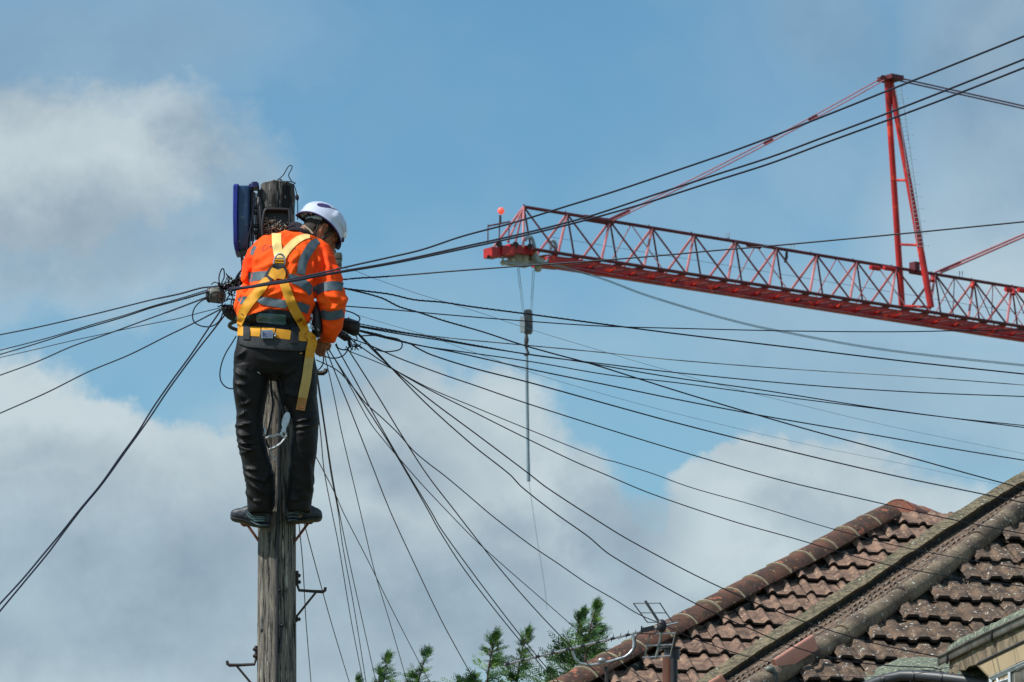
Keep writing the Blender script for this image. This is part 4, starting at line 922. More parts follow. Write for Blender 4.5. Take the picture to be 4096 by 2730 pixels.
# ------------------------------------------------------------------ overhead cables
def cable(label, rad, d0, d1, pts, grip=0, mt='cable', ext=(0,0), group='drop cables fanning out from the pole'):
    pts = list(pts)
    if ext[0]: (a, b), (c, d) = pts[0], pts[1]; l = math.hypot(c-a, d-b); pts.insert(0, (a-(c-a)/l*ext[0], b-(d-b)/l*ext[0]))
    if ext[1]: (a, b), (c, d) = pts[-2], pts[-1]; l = math.hypot(c-a, d-b); pts.append((c+(c-a)/l*ext[1], d+(d-b)/l*ext[1]))
    # centripetal smoothing; straight wires in space: 1/distance runs evenly along the wire
    L = [0]
    for a, b in zip(pts, pts[1:]): L.append(L[-1]+math.hypot(b[0]-a[0], b[1]-a[1]))
    sm = []
    for i in range(len(pts)-1):
        n = 7; h = L[i+1]-L[i]
        def tan(k):
            a, b = max(k-1,0), min(k+1,len(pts)-1); s = (L[b]-L[a]) or 1
            return ((pts[b][0]-pts[a][0])/s, (pts[b][1]-pts[a][1])/s)
        t0, t1 = tan(i), tan(i+1)
        for j in range(n):
            t = j/n; h00 = 2*t**3-3*t*t+1; h10 = t**3-2*t*t+t; h01 = -2*t**3+3*t*t; h11 = t**3-t*t
            sm.append((h00*pts[i][0]+h10*h*t0[0]+h01*pts[i+1][0]+h11*h*t1[0], h00*pts[i][1]+h10*h*t0[1]+h01*pts[i+1][1]+h11*h*t1[1], (L[i]+h*t)/L[-1]))
    sm.append((pts[-1][0], pts[-1][1], 1.0))
    rad *= .88
    w = [P(x, y, 1/((1-t)/d0+t/d1)) for x, y, t in sm]
    mb = MB(); mb.tube(w, rad, 8)
    o = mb.build('overhead_cable', M[mt], None, label=label, cat='cable', group=group)
    if grip:   # helical wrap over the first stretch, starting at the bracket
        ln = 0; hp = []; k = 0; path = [w[0]]; seq = w if grip > 0 else list(reversed(w)); path = [seq[0]]; tgt = abs(grip)
        for a, b in zip(seq, seq[1:]):
            n = max(1, int((b-a).length/.006))
            for i in range(n):
                c = a.lerp(b, i/n); t = (b-a).normalized(); s = t.orthogonal().normalized(); u = t.cross(s); ang = ln/.042*2*math.pi
                hp.append(c+(s*math.cos(ang)+u*math.sin(ang))*rad*.95); ln += (b-a).length/n
                if ln > tgt: break
            if ln > tgt: break
        mb = MB(); mb.tube(hp, rad*.50, 5); mb.build('spiral_grip', M[mt], o)
    return o
T1, T2, T3 = .0056, .0046, .0036
LG = 'cables running left from the pole'
cable('topmost of the cables running left, twisted near the worker', .0048, 36, 30.1, [(0,1340),(140,1312),(383,1256),(612,1199),(720,1176),(804,1153),(850,1148),(890,1143)], -1.2, ext=(300,0), group=LG)
cable('upper of the close pair running left below the topmost cable', .0040, 37, 30.1, [(0,1402),(190,1353),(383,1295),(498,1262),(612,1225),(720,1195),(823,1163)], 0, ext=(300,0), group=LG)
cable('lower, thicker one of the close pair running left below the topmost cable', .0046, 37, 30.1, [(0,1419),(150,1374),(287,1330),(400,1297),(498,1268),(612,1230),(720,1201),(832,1168)], -.5, ext=(300,0), group=LG)
cable('thinnest cable running left, crossing the thicker one beneath it', .0030, 40, 30.15, [(0,1431),(140,1399),(287,1364),(400,1340),(498,1318),(600,1297),(708,1276),(800,1252),(890,1230)], 0, ext=(300,0), group=LG)
cable('cable running left that meets the frame edge midway, from the splice closure', .0046, 36, 30.1, [(0,1502),(150,1447),(287,1387),(430,1337),(574,1284),(700,1238),(823,1191)], -.8, ext=(300,0), group=LG)
cable('lowest of the shallow cables running left, alone above the steep pair', .0046, 35, 30.1, [(0,1654),(190,1570),(354,1488),(520,1419),(670,1344),(770,1296),(880,1239)], 0, ext=(300,0), group=LG)
cable('inner cable of the steep pair dropping to the lower left corner', .0050, 26, 30.1, [(0,2416),(90,2318),(172,2220),(250,2126),(316,2043),(400,1942),(478,1832),(550,1732),(612,1632),(690,1520),(765,1418),(830,1320),(885,1239)], 0, ext=(400,0), group=LG)
cable('outer cable of the steep pair dropping to the lower left corner', .0050, 26.3, 30.1, [(0,2445),(100,2325),(191,2215),(260,2123),(325,2038),(410,1935),(498,1813),(590,1685),(670,1565),(735,1475),(794,1396),(850,1325),(900,1260)], 0, ext=(400,0), group=LG)
RG = 'thick cables crossing the sky to the upper right'
cable('highest cable, passing over the worker back up to the right edge', T1, 29.58, 20.3, [(918,1153),(968,1150),(1010,1144),(1060,1134),(1120,1125),(1200,1110),(1300,1089),(1420,1061),(1560,1030),(1687,1000),(1850,946),(2060,890),(2250,831),(2450,769),(2650,702),(2980,588),(3300,464),(3560,360),(3800,265),(4096,146)], 0, ext=(0,2500), group=RG)
cable('second highest cable, upper one of the parallel pair to the right edge', T1, 29.58, 20.4, [(912,1160),(960,1153),(1010,1148),(1060,1139),(1120,1131),(1200,1117),(1300,1097),(1560,1052),(1835,992),(2100,933),(2351,868),(2600,786),(2850,704),(3080,630),(3300,548),(3560,450),(3800,356),(4096,238)], 0, ext=(0,2500), group=RG)
cable('third highest cable, lower one of the parallel pair to the right edge', T1, 29.60, 20.6, [(922,1166),(965,1156),(1010,1150),(1060,1142),(1120,1134),(1200,1121),(1300,1101),(1560,1057),(1835,1000),(2100,942),(2355,878),(2600,808),(2850,728),(3080,655),(3300,573),(3560,478),(3800,388),(4096,272)], 0, ext=(0,2500), group=RG)
cable('single cable crossing in front of the crane jib and A-frame', .0048, 30.25, 28.2, [(1340,1120),(1368,1119),(1440,1113),(1514,1109),(1660,1098),(1806,1086),(2100,1064),(2400,1043),(2700,1018),(2850,1004),(3080,985),(3300,965),(3680,929),(4096,888)], .35, ext=(0,400))
cable('faint grey wire sloping down behind the cables from the terminal block', .0016, 30.3, 55, [(1365,1070),(1420,1084),(1490,1112),(1663,1173),(1788,1211),(1930,1255),(2073,1303),(2240,1355),(2407,1405),(2540,1445),(2680,1485),(2810,1523),(3129,1603),(3556,1705),(4096,1816)], 0, 'cable_thin', (0,400))
cable('upper twisted cable leaving the right sleeve, crossing the hook block', .0050, 30.2, 34, [(1350,1150),(1395,1157),(1460,1165),(1560,1178),(1657,1200),(1770,1210),(1895,1229),(2133,1260),(2430,1300),(2700,1335),(3174,1392),(3620,1446),(4096,1497)], 2.0, ext=(0,400))
cable('twisted cable that bends steeply down below the sleeve and crosses the others', .0050, 30.2, 38, [(1352,1151),(1407,1161),(1526,1193),(1597,1228),(1680,1252),(1776,1284),(1930,1328),(2091,1381),(2230,1420),(2371,1458),(2700,1562),(2983,1647),(3238,1721),(3556,1807),(3875,1896),(4096,1956)], 1.3, ext=(0,400))
cable('nearly level cable reaching the right edge just under the jib', .0037, 30.2, 33, [(1350,1223),(1374,1225),(1560,1239),(1776,1259),(2073,1283),(2400,1305),(2700,1314),(3174,1325),(3556,1328),(3830,1324),(4096,1319)], 0, ext=(0,400))
cable('very faint wire starting at the curl above the insulator', .0014, 30.3, 55, [(1420,1256),(1443,1265),(1560,1300),(1705,1342),(1895,1410),(2145,1497),(2371,1565),(2700,1654),(3238,1781),(3620,1858),(4003,1940),(4096,1958)], 0, 'cable_thin', (0,300))
cable('pale glinting twisted wire, uppermost from the insulator', .0034, 30.2, 37, [(1400,1288),(1437,1296),(1540,1316),(1657,1336),(1835,1357),(2103,1382),(2401,1410),(2700,1441),(3174,1478),(3684,1510),(4096,1541)], 2.2, 'cable_pale', (0,300))
cable('cable just below the pale twisted wire, ending level at the right edge', .0040, 30.2, 37, [(1400,1298),(1437,1304),(1570,1326),(1716,1348),(1895,1381),(2133,1422),(2401,1455),(2700,1491),(3238,1542),(3684,1571),(4096,1587)], 1.6, ext=(0,300))
cable('thicker cable of the crossing pair that ends lower at the right edge', .0042, 30.2, 38, [(1400,1300),(1437,1308),(1600,1337),(1776,1364),(1930,1390),(2073,1412),(2311,1446),(2500,1479),(2700,1512),(3046,1561),(3493,1631),(3875,1682),(4096,1711)], 1.0, ext=(0,300))
cable('thinner cable of the crossing pair that ends higher at the right edge', .0038, 30.2, 38, [(1405,1312),(1437,1321),(1520,1340),(1597,1366),(1700,1387),(1835,1406),(2133,1449),(2430,1500),(2700,1531),(3046,1577),(3493,1634),(3800,1672),(4096,1703)], .5, ext=(0,300))
cable('cable passing the bottom of the hook, third from the roof at the right edge', .0046, 30.2, 39, [(1405,1314),(1437,1323),(1540,1348),(1657,1378),(1835,1413),(2103,1474),(2430,1541),(2700,1597),(3046,1663),(3493,1740),(3800,1794),(4096,1842)], .6, ext=(0,300))
cable('thick cable with a kink near the insulators, ending behind the top roof corner', .0050, 30.2, 39.5, [(1410,1316),(1440,1326),(1540,1352),(1640,1376),(1669,1393),(1728,1421),(1895,1474),(2103,1527),(2371,1601),(2700,1691),(3110,1794),(3556,1899),(3939,1979),(4096,2012)], .5, ext=(0,300))
cable('cable ending on the right roof, first above the orange-lichened ridge', .0042, 30.2, 39, [(1385,1348),(1430,1364),(1490,1387),(1597,1434),(1780,1502),(1895,1541),(2103,1613),(2401,1708),(2700,1800),(3110,1918),(3461,2000),(3562,2023),(3812,2080),(4096,2136)], 0, ext=(0,300))
cable('thin cable crossing the roof apex and fading along the tiles to the right', .0032, 30.2, 37.5, [(1380,1396),(1395,1405),(1480,1438),(1568,1476),(1716,1553),(1895,1628),(2103,1714),(2401,1833),(2466,1850),(2609,1895),(2764,1951),(3006,2019),(3328,2116),(3570,2180),(3812,2229),(4096,2277)], 0, ext=(0,200))
cable('cable crossing the red hip tiles second from their top', .0038, 30.2, 37, [(1395,1352),(1401,1357),(1460,1400),(1586,1485),(1716,1559),(1895,1649),(2103,1753),(2305,1850),(2419,1898),(2603,1975),(2925,2084),(3167,2152),(3489,2245),(3812,2309),(4096,2346)], 0, ext=(0,200))
cable('upper of the two long bowed cables to the gutter end, from the insulator bottom', .0042, 30.2, 35.6, [(1425,1330),(1478,1387),(1568,1474),(1716,1597),(1895,1730),(2121,1900),(2185,1950),(2350,2058),(2522,2164),(2845,2333),(3167,2470),(3489,2572),(3752,2628)])
cable('lower of the two long bowed cables, ending at the porch canopy', .0042, 30.2, 36.2, [(1430,1330),(1508,1410),(1597,1506),(1716,1626),(1895,1785),(2038,1898),(2088,1950),(2221,2054),(2350,2145),(2442,2221),(2764,2406),(3006,2519),(3167,2585),(3368,2640),(3560,2664),(3731,2672),(3765,2680)])
cable('long wavy cable passing just under the aerial and along the tiles', .0037, 30.2, 38, [(1266,1441),(1351,1484),(1410,1548),(1462,1613),(1530,1674),(1596,1738),(1650,1800),(1708,1850),(1780,1905),(1864,1975),(1966,2062),(2119,2179),(2232,2255),(2350,2336),(2460,2400),(2555,2458),(2650,2498),(2764,2551),(3006,2632),(3200,2678)])
cable('short wire rising from the porch canopy to the gutter end', .0026, 36, 35.6, [(3248,2706),(3400,2708),(3560,2706),(3680,2694),(3760,2676),(3830,2664)])
cable('cable dropping to the left of the aerial, crossing the tallest cypress', .0042, 30.2, 42, [(1385,1388),(1393,1399),(1507,1578),(1610,1747),(1708,1899),(1820,2045),(1905,2155),(2017,2297),(2170,2470),(2350,2655),(2420,2725)], ext=(0,200))
cable('right-hand cable of the tight bundle that separates above the middle cypress', .0042, 30.2, 43, [(1342,1380),(1420,1520),(1485,1640),(1574,1796),(1650,1925),(1726,2050),(1762,2113),(1864,2256),(2017,2460),(2150,2628),(2221,2712)], ext=(0,200))
cable('left-hand cable of the tight bundle that separates above the middle cypress', .0042, 30.2, 43, [(1306,1385),(1427,1573),(1543,1752),(1640,1915),(1717,2050),(1757,2123),(1859,2281),(2017,2487),(2195,2700)], ext=(0,200))
cable('thin cable leaving the tight bundle to the right, over the cypress with twin tips', .0032, 30.2, 44, [(1306,1380),(1400,1545),(1480,1690),(1540,1768),(1587,1823),(1680,1930),(1788,2045),(1900,2160),(2017,2266),(2170,2399),(2350,2555),(2440,2620)], ext=(0,200))
cable('cable ending at the middle cypress foot, alone in open sky', .0040, 30.2, 44, [(1300,1385),(1329,1462),(1396,1627),(1480,1841),(1561,2046),(1660,2261),(1762,2475),(1840,2620),(1900,2725)], ext=(0,200))
cable('thin steep cable that crosses another before the second cypress', .0032, 30.2, 46, [(1288,1390),(1297,1417),(1329,1551),(1364,1720),(1418,1948),(1442,2050),(1497,2281),(1558,2485),(1629,2730)], ext=(0,200))
cable('steep cable from behind the right knee to the second cypress', .0032, 30.2, 46, [(1262,1825),(1300,1896),(1342,1979),(1373,2050),(1476,2251),(1558,2419),(1660,2618),(1719,2730)], ext=(0,200))
cable('left one of the three close cables beside the right leg', .0034, 30.2, 46, [(1262,1560),(1268,1604),(1284,1752),(1297,1886),(1328,2050),(1354,2179),(1405,2485),(1453,2730)], ext=(0,200))
cable('middle one of the three close cables beside the right leg', .0034, 30.2, 46, [(1264,1480),(1268,1515),(1300,1729),(1326,1908),(1353,2050),(1369,2174),(1415,2424),(1464,2730)], ext=(0,200))
cable('right one of the three close cables beside the right leg', .0034, 30.2, 46, [(1266,1475),(1272,1515),(1303,1729),(1330,1908),(1357,2050),(1395,2236),(1441,2445),(1504,2730)], ext=(0,200))
cable('cable dropping from under the right boot, slanting past the lower step', .0034, 30.3, 46, [(1205,2050),(1219,2103),(1288,2358),(1328,2501),(1397,2730)], ext=(0,200))
cable('almost vertical cable close beside the pole below the right boot', .0034, 30.3, 46, [(1190,2040),(1196,2098),(1211,2256),(1224,2485),(1244,2730)], ext=(0,200))
# ------------------------------------------------------------------ the worker
pr = thing('person', P(1105, 2105, 30.05), 'worker in orange hi-vis jacket and white helmet standing on the pole steps, back turned', 'person')
def sl(xl, xr, sy, dc, hd, n=28, ex=2.3, tilt=0):
    cx = (xl+xr)/2; C = P(cx, sy, dc); hw = (P(xr, sy, dc)-P(xl, sy, dc)).length/2; ring = []
    for j in range(n):
        a = 2*math.pi*j/n; c, s = math.cos(a), math.sin(a)
        x = math.copysign(abs(c)**(2/ex), c)*hw; y = math.copysign(abs(s)**(2/ex), s)*hd
        ring.append(C+V((x, y, tilt*y)))
    return ring
def loft(mb, keys, **k): mb.rings([sl(*q, **k) for q in keys]); return mb
def limb(mb, pts, n=18): # (sx, sy, depth, radius px)
    pts = cr(pts, 4); mb.tube([P(a,b,c) for a,b,c,_ in pts], [PX(r_) for *_,r_ in pts], n); return mb
# ---- head frame
HC = P(1282, 915, 30.02); HU = V((.585, .20, .785)).normalized(); HF = V((.76, .22, -.59)); HF = (HF-HU*HF.dot(HU)).normalized(); HS = HF.cross(HU).normalized()
if HS.y > 0: HS = -HS
hax = (HF, HS, HU)
def headfn(p):
    x, y, z = p; q = V((x, y, z))
    if z < 0: q.y *= 1-.30*min(1,-z)**1.3; q.x = x*(1-.12*(-z)) + .16*(-z)*(1 if x > 0 else .2)
    if x > .2: q.x *= 1-.10*math.exp(-((z+.02)/.14)**2)*(1-math.exp(-(y/.25)**2)*.3)
    return q
body = MB()
hc2 = HC+HF*.012-HU*.012
body.ell(hc2, .098, .077, .118, hax, 36, 28, headfn)
def hp_(f, s, u): return hc2+HF*f+HS*s+HU*u
body.tube([hp_(.088,0,.012), hp_(.108,0,-.018), hp_(.116,0,-.036), hp_(.098,0,-.044)], [.008,.011,.014,.010], 10)     # nose
body.tube([hp_(.088,.020,-.062), hp_(.097,0,-.060), hp_(.088,-.020,-.062)], [.005,.008,.005], 8)                         # upper lip
body.tube([hp_(.086,.017,-.073), hp_(.094,0,-.072), hp_(.086,-.017,-.073)], [.005,.008,.005], 8)                         # lower lip
body.ell(hp_(.083,0,-.098), .018,.022,.016, hax)                                                                      # chin
body.tube([hp_(.086,.036,.022), hp_(.098,0,.020), hp_(.086,-.036,.022)], [.009,.010,.009], 8)                           # brow
for s in (-1, 1):
    body.ell(hp_(.082,.030*s,.004), .012,.014,.011, hax); body.tube([hp_(.0,.062*s,-.075), hp_(.045,.050*s,-.095), hp_(.075,.022*s,-.108)], [.014,.015,.014], 8)
    e0 = hp_(-.004, .080*s, -.002)
    body.tube([e0+HF*a+HU*b+HS*s*c for a,b,c in ((.010,-.026,-.004),(-.004,-.022,.004),(-.014,-.004,.010),(-.012,.016,.012),(.004,.026,.010),(.015,.018,.004))], [.005,.0055,.006,.0065,.006,.005], 8)
    body.ell(e0+HS*s*-.002, .010,.006,.020, hax)
neck_b = P(1196, 945, 30.02)
body.tube([hp_(-.035,0,-.045), hp_(-.060,0,-.085), neck_b, P(1175,985,30.0)], [.060,.056,.062,.075], 20)
loft(body, [(1095,1235,970,29.99,.05),(1045,1265,995,29.97,.08),(1035,1250,1080,29.93,.09),(1025,1230,1180,29.87,.08),(1000,1205,1260,29.87,.07),(985,1205,1340,29.88,.06),(985,1215,1420,29.88,.06),(980,1225,1490,29.88,.07)])
for L_ in ([(1005,1480,29.86,52),(1003,1600,29.88,50),(1002,1720,29.90,42),(1028,1820,29.93,40),(1045,1960,29.99,26),(1044,2040,30.04,16),(1035,2070,30.05,14)],
           [(1192,1480,29.86,55),(1198,1600,29.88,50),(1220,1710,29.90,42),(1215,1820,29.93,40),(1200,1960,29.99,26),(1198,2040,30.04,16),(1200,2070,30.05,14)],
           [(1250,1005,29.97,32),(1300,1060,29.94,34),(1316,1150,29.90,36),(1325,1230,29.87,32),(1325,1305,29.88,26),(1321,1330,29.91,24),(1306,1350,30.0,26),(1296,1358,30.06,22)],
           [(1055,1000,29.99,28),(1012,1070,29.98,24),(1001,1142,29.98,15),(984,1175,29.98,20),(974,1225,29.99,22),(978,1258,30.02,28),(1010,1268,30.10,24),(1030,1272,30.16,21)]):
    limb(body, L_)
# right hand: palm, four curled fingers and a thumb, gripping the slack line
def hand(mb, wrist, palm, across, down, curl, s=1.0):
    mb.tube([wrist, palm-down*.02, palm+down*.025], [.024,.030,.026], 14, flat=.62)
    for i, ln in enumerate((.88,1.0,.95,.76)):
        b0 = palm + across*(-.030+.020*i) + down*.030; l = .036*ln
        mb.tube([b0-down*.02, b0, b0+down*l+curl*.010, b0+down*l*1.25+curl*(.012+l*.75), b0+down*l*.75+curl*(.020+l*1.25)], [.0100,.0098,.0090,.0085,.0072], 9)
    t0 = palm + across*-.030 - down*.010
    mb.tube([t0, t0+across*-.018+down*.012+curl*.010, t0+across*-.016+down*.034+curl*.028, t0+across*.004+down*.044+curl*.046], [.0125,.0115,.0100,.0080], 9)
hand(body, P(1298,1356,30.02), P(1287,1368,30.01), V((-.92,0,.38)).normalized(), V((-.30,.15,-.94)).normalized(), V((.05,.98,.15)).normalized())
hand(body, P(1022,1270,30.14), P(1036,1274,30.17), V((.1,-.2,.97)).normalized(), V((.85,.5,0)).normalized(), V((.5,.8,0)).normalized())
def skinfn(p, n): return p + n*.0008*noise.noise(p*60)
bm_ = remesh(body, .0048, 2, skinfn); bo_ = bm_.build('body', M['skin'], pr)
# hair, helmet
hr = MB(); hr.ell(hc2-HF*.012+HU*.012, .096, .0835, .110, hax, 32, 22, lambda p: V((p.x, p.y, p.z)) if p.z > -.1 or p.x < -.25 else p*.80)
hr.ell(hc2-HF*.062-HU*.055, .036,.060,.045, hax); hr.tube([hp_(.030,-.079,.03), hp_(.026,-.080,-.01), hp_(.022,-.078,-.035)], [.010,.008,.005], 8); hr.tube([hp_(.030,.079,.03), hp_(.026,.080,-.01), hp_(.022,.078,-.035)], [.010,.008,.005], 8)
remesh(hr, .005, 1, lambda p, n: p+n*.0025*noise.noise(p*110)).build('hair', M['hair'], pr)
bd = MB()
for s in (-1, 1): bd.tube([hp_(.028,.0785*s,-.030), hp_(.030,.069*s,-.065), hp_(.055,.050*s,-.090), hp_(.085,.024*s,-.103), hp_(.098,0,-.100)], [.009,.011,.012,.012,.014], 8)
remesh(bd, .005, 1, lambda p, n: p+n*.002*noise.noise(p*150)).build('beard', M['hair'], pr)
HA, HB, HH = .1450, .120, .137; hcn = HC
def hm_pt(ph, t, k=0.0):
    c, s = math.cos(ph), math.sin(ph); rim = -.022+.040*abs(s)**1.3 - .010*max(0,-c)*(1-abs(s)); t0 = math.asin(max(-.9, min(.9, rim/HH)))
    tt = t0+(math.pi/2-t0)*t; ct = math.cos(tt)**.92 if math.cos(tt) > 0 else 0; fl = 1+.05*math.exp(-(t/.05)**2)
    a, b = HA*(1+.02*(c<0)), HB; q = V((c*a*ct*fl, s*b*ct*fl, HH*math.sin(tt)))
    crest = .010*math.exp(-((s*ct*b)/.030)**2)*sstep(t,.15,.4)           # raised centre band
    side = .008*sstep(abs(s)*ct,.45,.60)*sstep(c,-.1,.15)*sstep(t,.18,.3)*(1-sstep(t,.80,.92))   # raised side panel
    nn = V((q.x/a/a, q.y/b/b, q.z/HH/HH)).normalized(); q += nn*(crest+side+k)
    return hcn + HF*q.x + HS*q.y + HU*q.z
mb = MB(); rings = []; NP, NT = 96, 44
for i in range(NT): rings.append([hm_pt(2*math.pi*j/NP, (i/NT)**1.1) for j in range(NP)])
inner = [[hm_pt(2*math.pi*j/NP, (i/NT), -.006) for j in range(NP)] for i in range(0, NT, 3)]
mb.rings(rings, caps=False); mb.f.append(list(range(len(mb.v)-NP, len(mb.v)))); mb.m.append(0); mb.cm = 1; mb.rings(list(reversed(inner))+[rings[0]], caps=False); mb.cm = 0; helm = mb.build('helmet', [M['helmet'], mat('dark_helmet_lining',(.02,.015,.05),(.012,.01,.03),.7,10)], pr)
mb = MB(); mb.tube([hm_pt(2*math.pi*j/NP, 0.0, -.001)-HU*.001 for j in range(NP+1)], .0042, 8); mb.build('rim_trim', M['trim'], helm)
mb = MB(); liner = [[hm_pt(2*math.pi*j/64, .02+.16*i, -.008-.004*i) for j in range(64)] for i in range(5)]; mb.grid([r+[r[0]] for r in liner]); mb.build('liner_shell', M['trim'], helm)
for s in (1, -1):
    mb = MB(); vs = []
    for t, a0, a1 in ((.30,2.24,2.38),(.36,2.08,2.52),(.44,1.98,2.56),(.52,1.96,2.46),(.59,2.00,2.24)):
        vs.append([hm_pt(s*(a0+(a1-a0)*k/6), t, .0025) for k in range(7)])
    mb.grid(vs); mb.build('vent', M['trim'], helm)
    mb = MB(); mb.tube([hm_pt(s*a, t, .001) for a, t in ((1.96,.46),(1.84,.58),(1.58,.68),(1.25,.70),(.90,.63),(.62,.50),(.46,.34))], .0022, 6); mb.build('panel_groove', M['trim'], helm)
    mb = MB(); mb.tube([hm_pt(s*.55, .12, .002), hm_pt(s*.42,.10,.003), hm_pt(s*.30,.12,.002)], [.006,.009,.005], 8); mb.build('clip_slot', M['trim'], helm)
mb = MB()
for i, ph in enumerate((2.45, 2.75, 3.1, 3.5, 3.85)): mb.tube([hm_pt(ph,.05,-.022), hm_pt(ph+.05,.16,-.026), hm_pt(ph,.30,-.022)], .010, 6, flat=.4)
mb.tube([hp_(-.088,.045,.012), hp_(-.104,.02,.006), hp_(-.106,-.01,.004), hp_(-.100,-.045,.010), hp_(-.075,-.072,.022), hp_(-.045,-.083,.030)], .011, 8, flat=.5)
mb.tube([hp_(-.088,.045,.012), hp_(-.075,.072,.022), hp_(-.045,.083,.030)], .011, 8, flat=.5)
mb.build('cradle', M['liner'], helm)
mb = MB(); sg = 1
for s in (1, -1):
    mb.tube([hp_(-.055,.082*s,.03), hp_(-.036,.081*s,-.02), hp_(-.022,.070*s,-.055), hp_(.010,.058*s,-.092), hp_(.055,.035*s,-.118), hp_(.075,0,-.124)], .0045, 6, flat=.4)
    mb.tube([hp_(.055,.080*s,.035), hp_(.040,.080*s,-.025), hp_(.030,.066*s,-.070), hp_(.012,.058*s,-.092)], .0045, 6, flat=.4)
mb.tube([hp_(.012,.060*sg,-.085), hp_(.045,.062*sg,-.060), hp_(.080,.040*sg,-.050)], .0075, 8, flat=.5); mb.build('chin_strap', M['black'], helm)
# ---- jacket
jk = MB()
loft(jk, [(1125,1225,930,30.02,.045),(1085,1255,944,30.01,.075),(1050,1272,958,29.99,.10),(1022,1290,980,29.97,.125),(1010,1296,1010,29.94,.14),(1004,1290,1050,29.91,.145),(1002,1278,1090,29.88,.145),(1002,1266,1130,29.85,.14),(992,1260,1170,29.82,.135),(962,1258,1205,29.81,.13),(952,1252,1235,29.80,.13),(950,1245,1262,29.80,.126),(956,1238,1290,29.80,.12)])
limb(jk, [(1240,985,29.97,40),(1285,1012,29.95,44),(1300,1060,29.93,48),(1314,1110,29.90,53),(1317,1150,29.88,57),(1323,1186,29.86,60),(1327,1205,29.85,60),(1327,1232,29.85,52),(1328,1262,29.85,50),(1327,1290,29.85,45),(1323,1325,29.86,38),(1324,1352,29.88,26),(1330,1372,29.89,12)], 24)
limb(jk, [(1322,1312,29.88,38),(1314,1332,29.93,34),(1304,1342,29.99,30),(1300,1348,30.03,27)])
limb(jk, [(1060,990,29.98,36),(1020,1030,29.97,40),(1006,1072,29.96,37),(1001,1112,29.96,33),(1000,1142,29.97,25),(982,1172,29.96,33),(974,1210,29.95,35),(976,1245,29.98,35),(1000,1262,30.06,31),(1015,1268,30.12,27)], 22)
FOLDS = [  # photo-measured fold lines: start, end, width, height in mm
 ((1035,1080),(1120,1045),9,7),((1020,1060),(1080,1000),10,6),((1160,1060),(1200,1010),10,7),((1160,1100),(1190,1050),8,6),((1040,1010),(1015,1080),9,6),
 ((1010,1175),(1100,1150),9,8),((1060,1190),(1130,1165),8,8),((1160,1190),(1245,1215),9,9),((1150,1160),(1240,1185),9,9),((1000,1260),(1090,1225),8,7),((1090,1240),(1160,1228),7,6),((960,1170),(1010,1200),8,9),((950,1195),(985,1175),8,8),
 ((1270,1020),(1285,1120),9,8),((1300,1010),(1318,1090),9,7),((1315,1070),(1325,1130),8,6),((1250,1040),(1268,1120),8,8),
 ((1265,1185),(1320,1222),10,9),((1388,1190),(1330,1232),10,11),((1300,1178),(1375,1200),9,6),((1285,1230),(1370,1236),8,7),((1290,1290),(1345,1320),9,5),((1310,1340),(1360,1290),9,5),((990,1000),(1010,960),9,6),((1215,1140),(1255,1110),7,7),((1020,982),(994,1140),5,-13),((1262,1000),(1258,1210),6,-15),((1262,1190),(1272,1260),6,-10),((1110,960),(1085,1010),8,5),((1170,1180),(1225,1225),6,-7),((1010,1200),(1070,1180),6,-6)]
def folddisp(p, lst):
    x, y = topx(p); s = 0
    for (a, b, w, h) in lst:
        dx, dy = b[0]-a[0], b[1]-a[1]; l2 = dx*dx+dy*dy; t = max(0, min(1, ((x-a[0])*dx+(y-a[1])*dy)/l2))
        t2 = t; ox, oy = x-a[0]-dx*t, y-a[1]-dy*t; bow = math.sin(t2*math.pi)*6
        d = math.hypot(ox, oy-bow*.5); s += h*.0021*math.exp(-(d/w)**2)*math.sin(math.pi*min(1,max(.06,t*.9+.08)))
    return s
def jkfn(p, n):
    k = noise.noise(V((p.x*9, p.y*6, p.z*7)))*.006 + noise.noise(V((p.x*22+p.z*9, p.y*12, p.z*16-p.x*8)))*.006
    r_ = 1-abs(noise.noise(V((p.x*11+p.z*6, p.y*8, p.z*9-p.x*5+7))))*3; k += max(0, r_)*.0085
    return p + n*((folddisp(p, FOLDS) if p.y < 29.95 else 0) + k*.8)
jm = remesh(jk, .0068, 3, jkfn); jacket = jm.build('jacket', M['orange'], pr); bvj = BVHTree.FromPolygons(jm.v, jm.f)
# ---- trousers
tr_ = MB()
loft(tr_, [(955,1236,1330,29.81,.115),(945,1248,1375,29.81,.122),(934,1258,1415,29.81,.128),(931,1264,1455,29.82,.130),(932,1267,1490,29.83,.125),(936,1266,1510,29.84,.115)])
loft(tr_, [(932,1092,1470,29.83,.118),(931,1078,1515,29.84,.115),(932,1072,1555,29.85,.112),(937,1062,1605,29.86,.11),(943,1056,1650,29.88,.106),(945,1053,1700,29.89,.105),(943,1055,1740,29.89,.105),(955,1066,1785,29.91,.102),(961,1073,1820,29.92,.10),(971,1088,1870,29.94,.10),(980,1099,1920,29.96,.098),(985,1104,1970,29.98,.095),(989,1100,2015,30.0,.092),(990,1094,2040,30.01,.092),(996,1090,2056,30.015,.088)])
loft(tr_, [(1105,1268,1470,29.83,.118),(1116,1268,1515,29.84,.115),(1120,1268,1555,29.85,.112),(1130,1268,1605,29.86,.11),(1152,1271,1645,29.88,.106),(1167,1277,1685,29.89,.105),(1167,1274,1725,29.90,.105),(1165,1270,1780,29.91,.102),(1164,1267,1820,29.92,.10),(1156,1261,1870,29.94,.10),(1149,1257,1920,29.96,.098),(1147,1253,1970,29.98,.095),(1147,1248,2010,30.0,.092),(1149,1245,2034,30.01,.092),(1152,1243,2050,30.015,.088)])
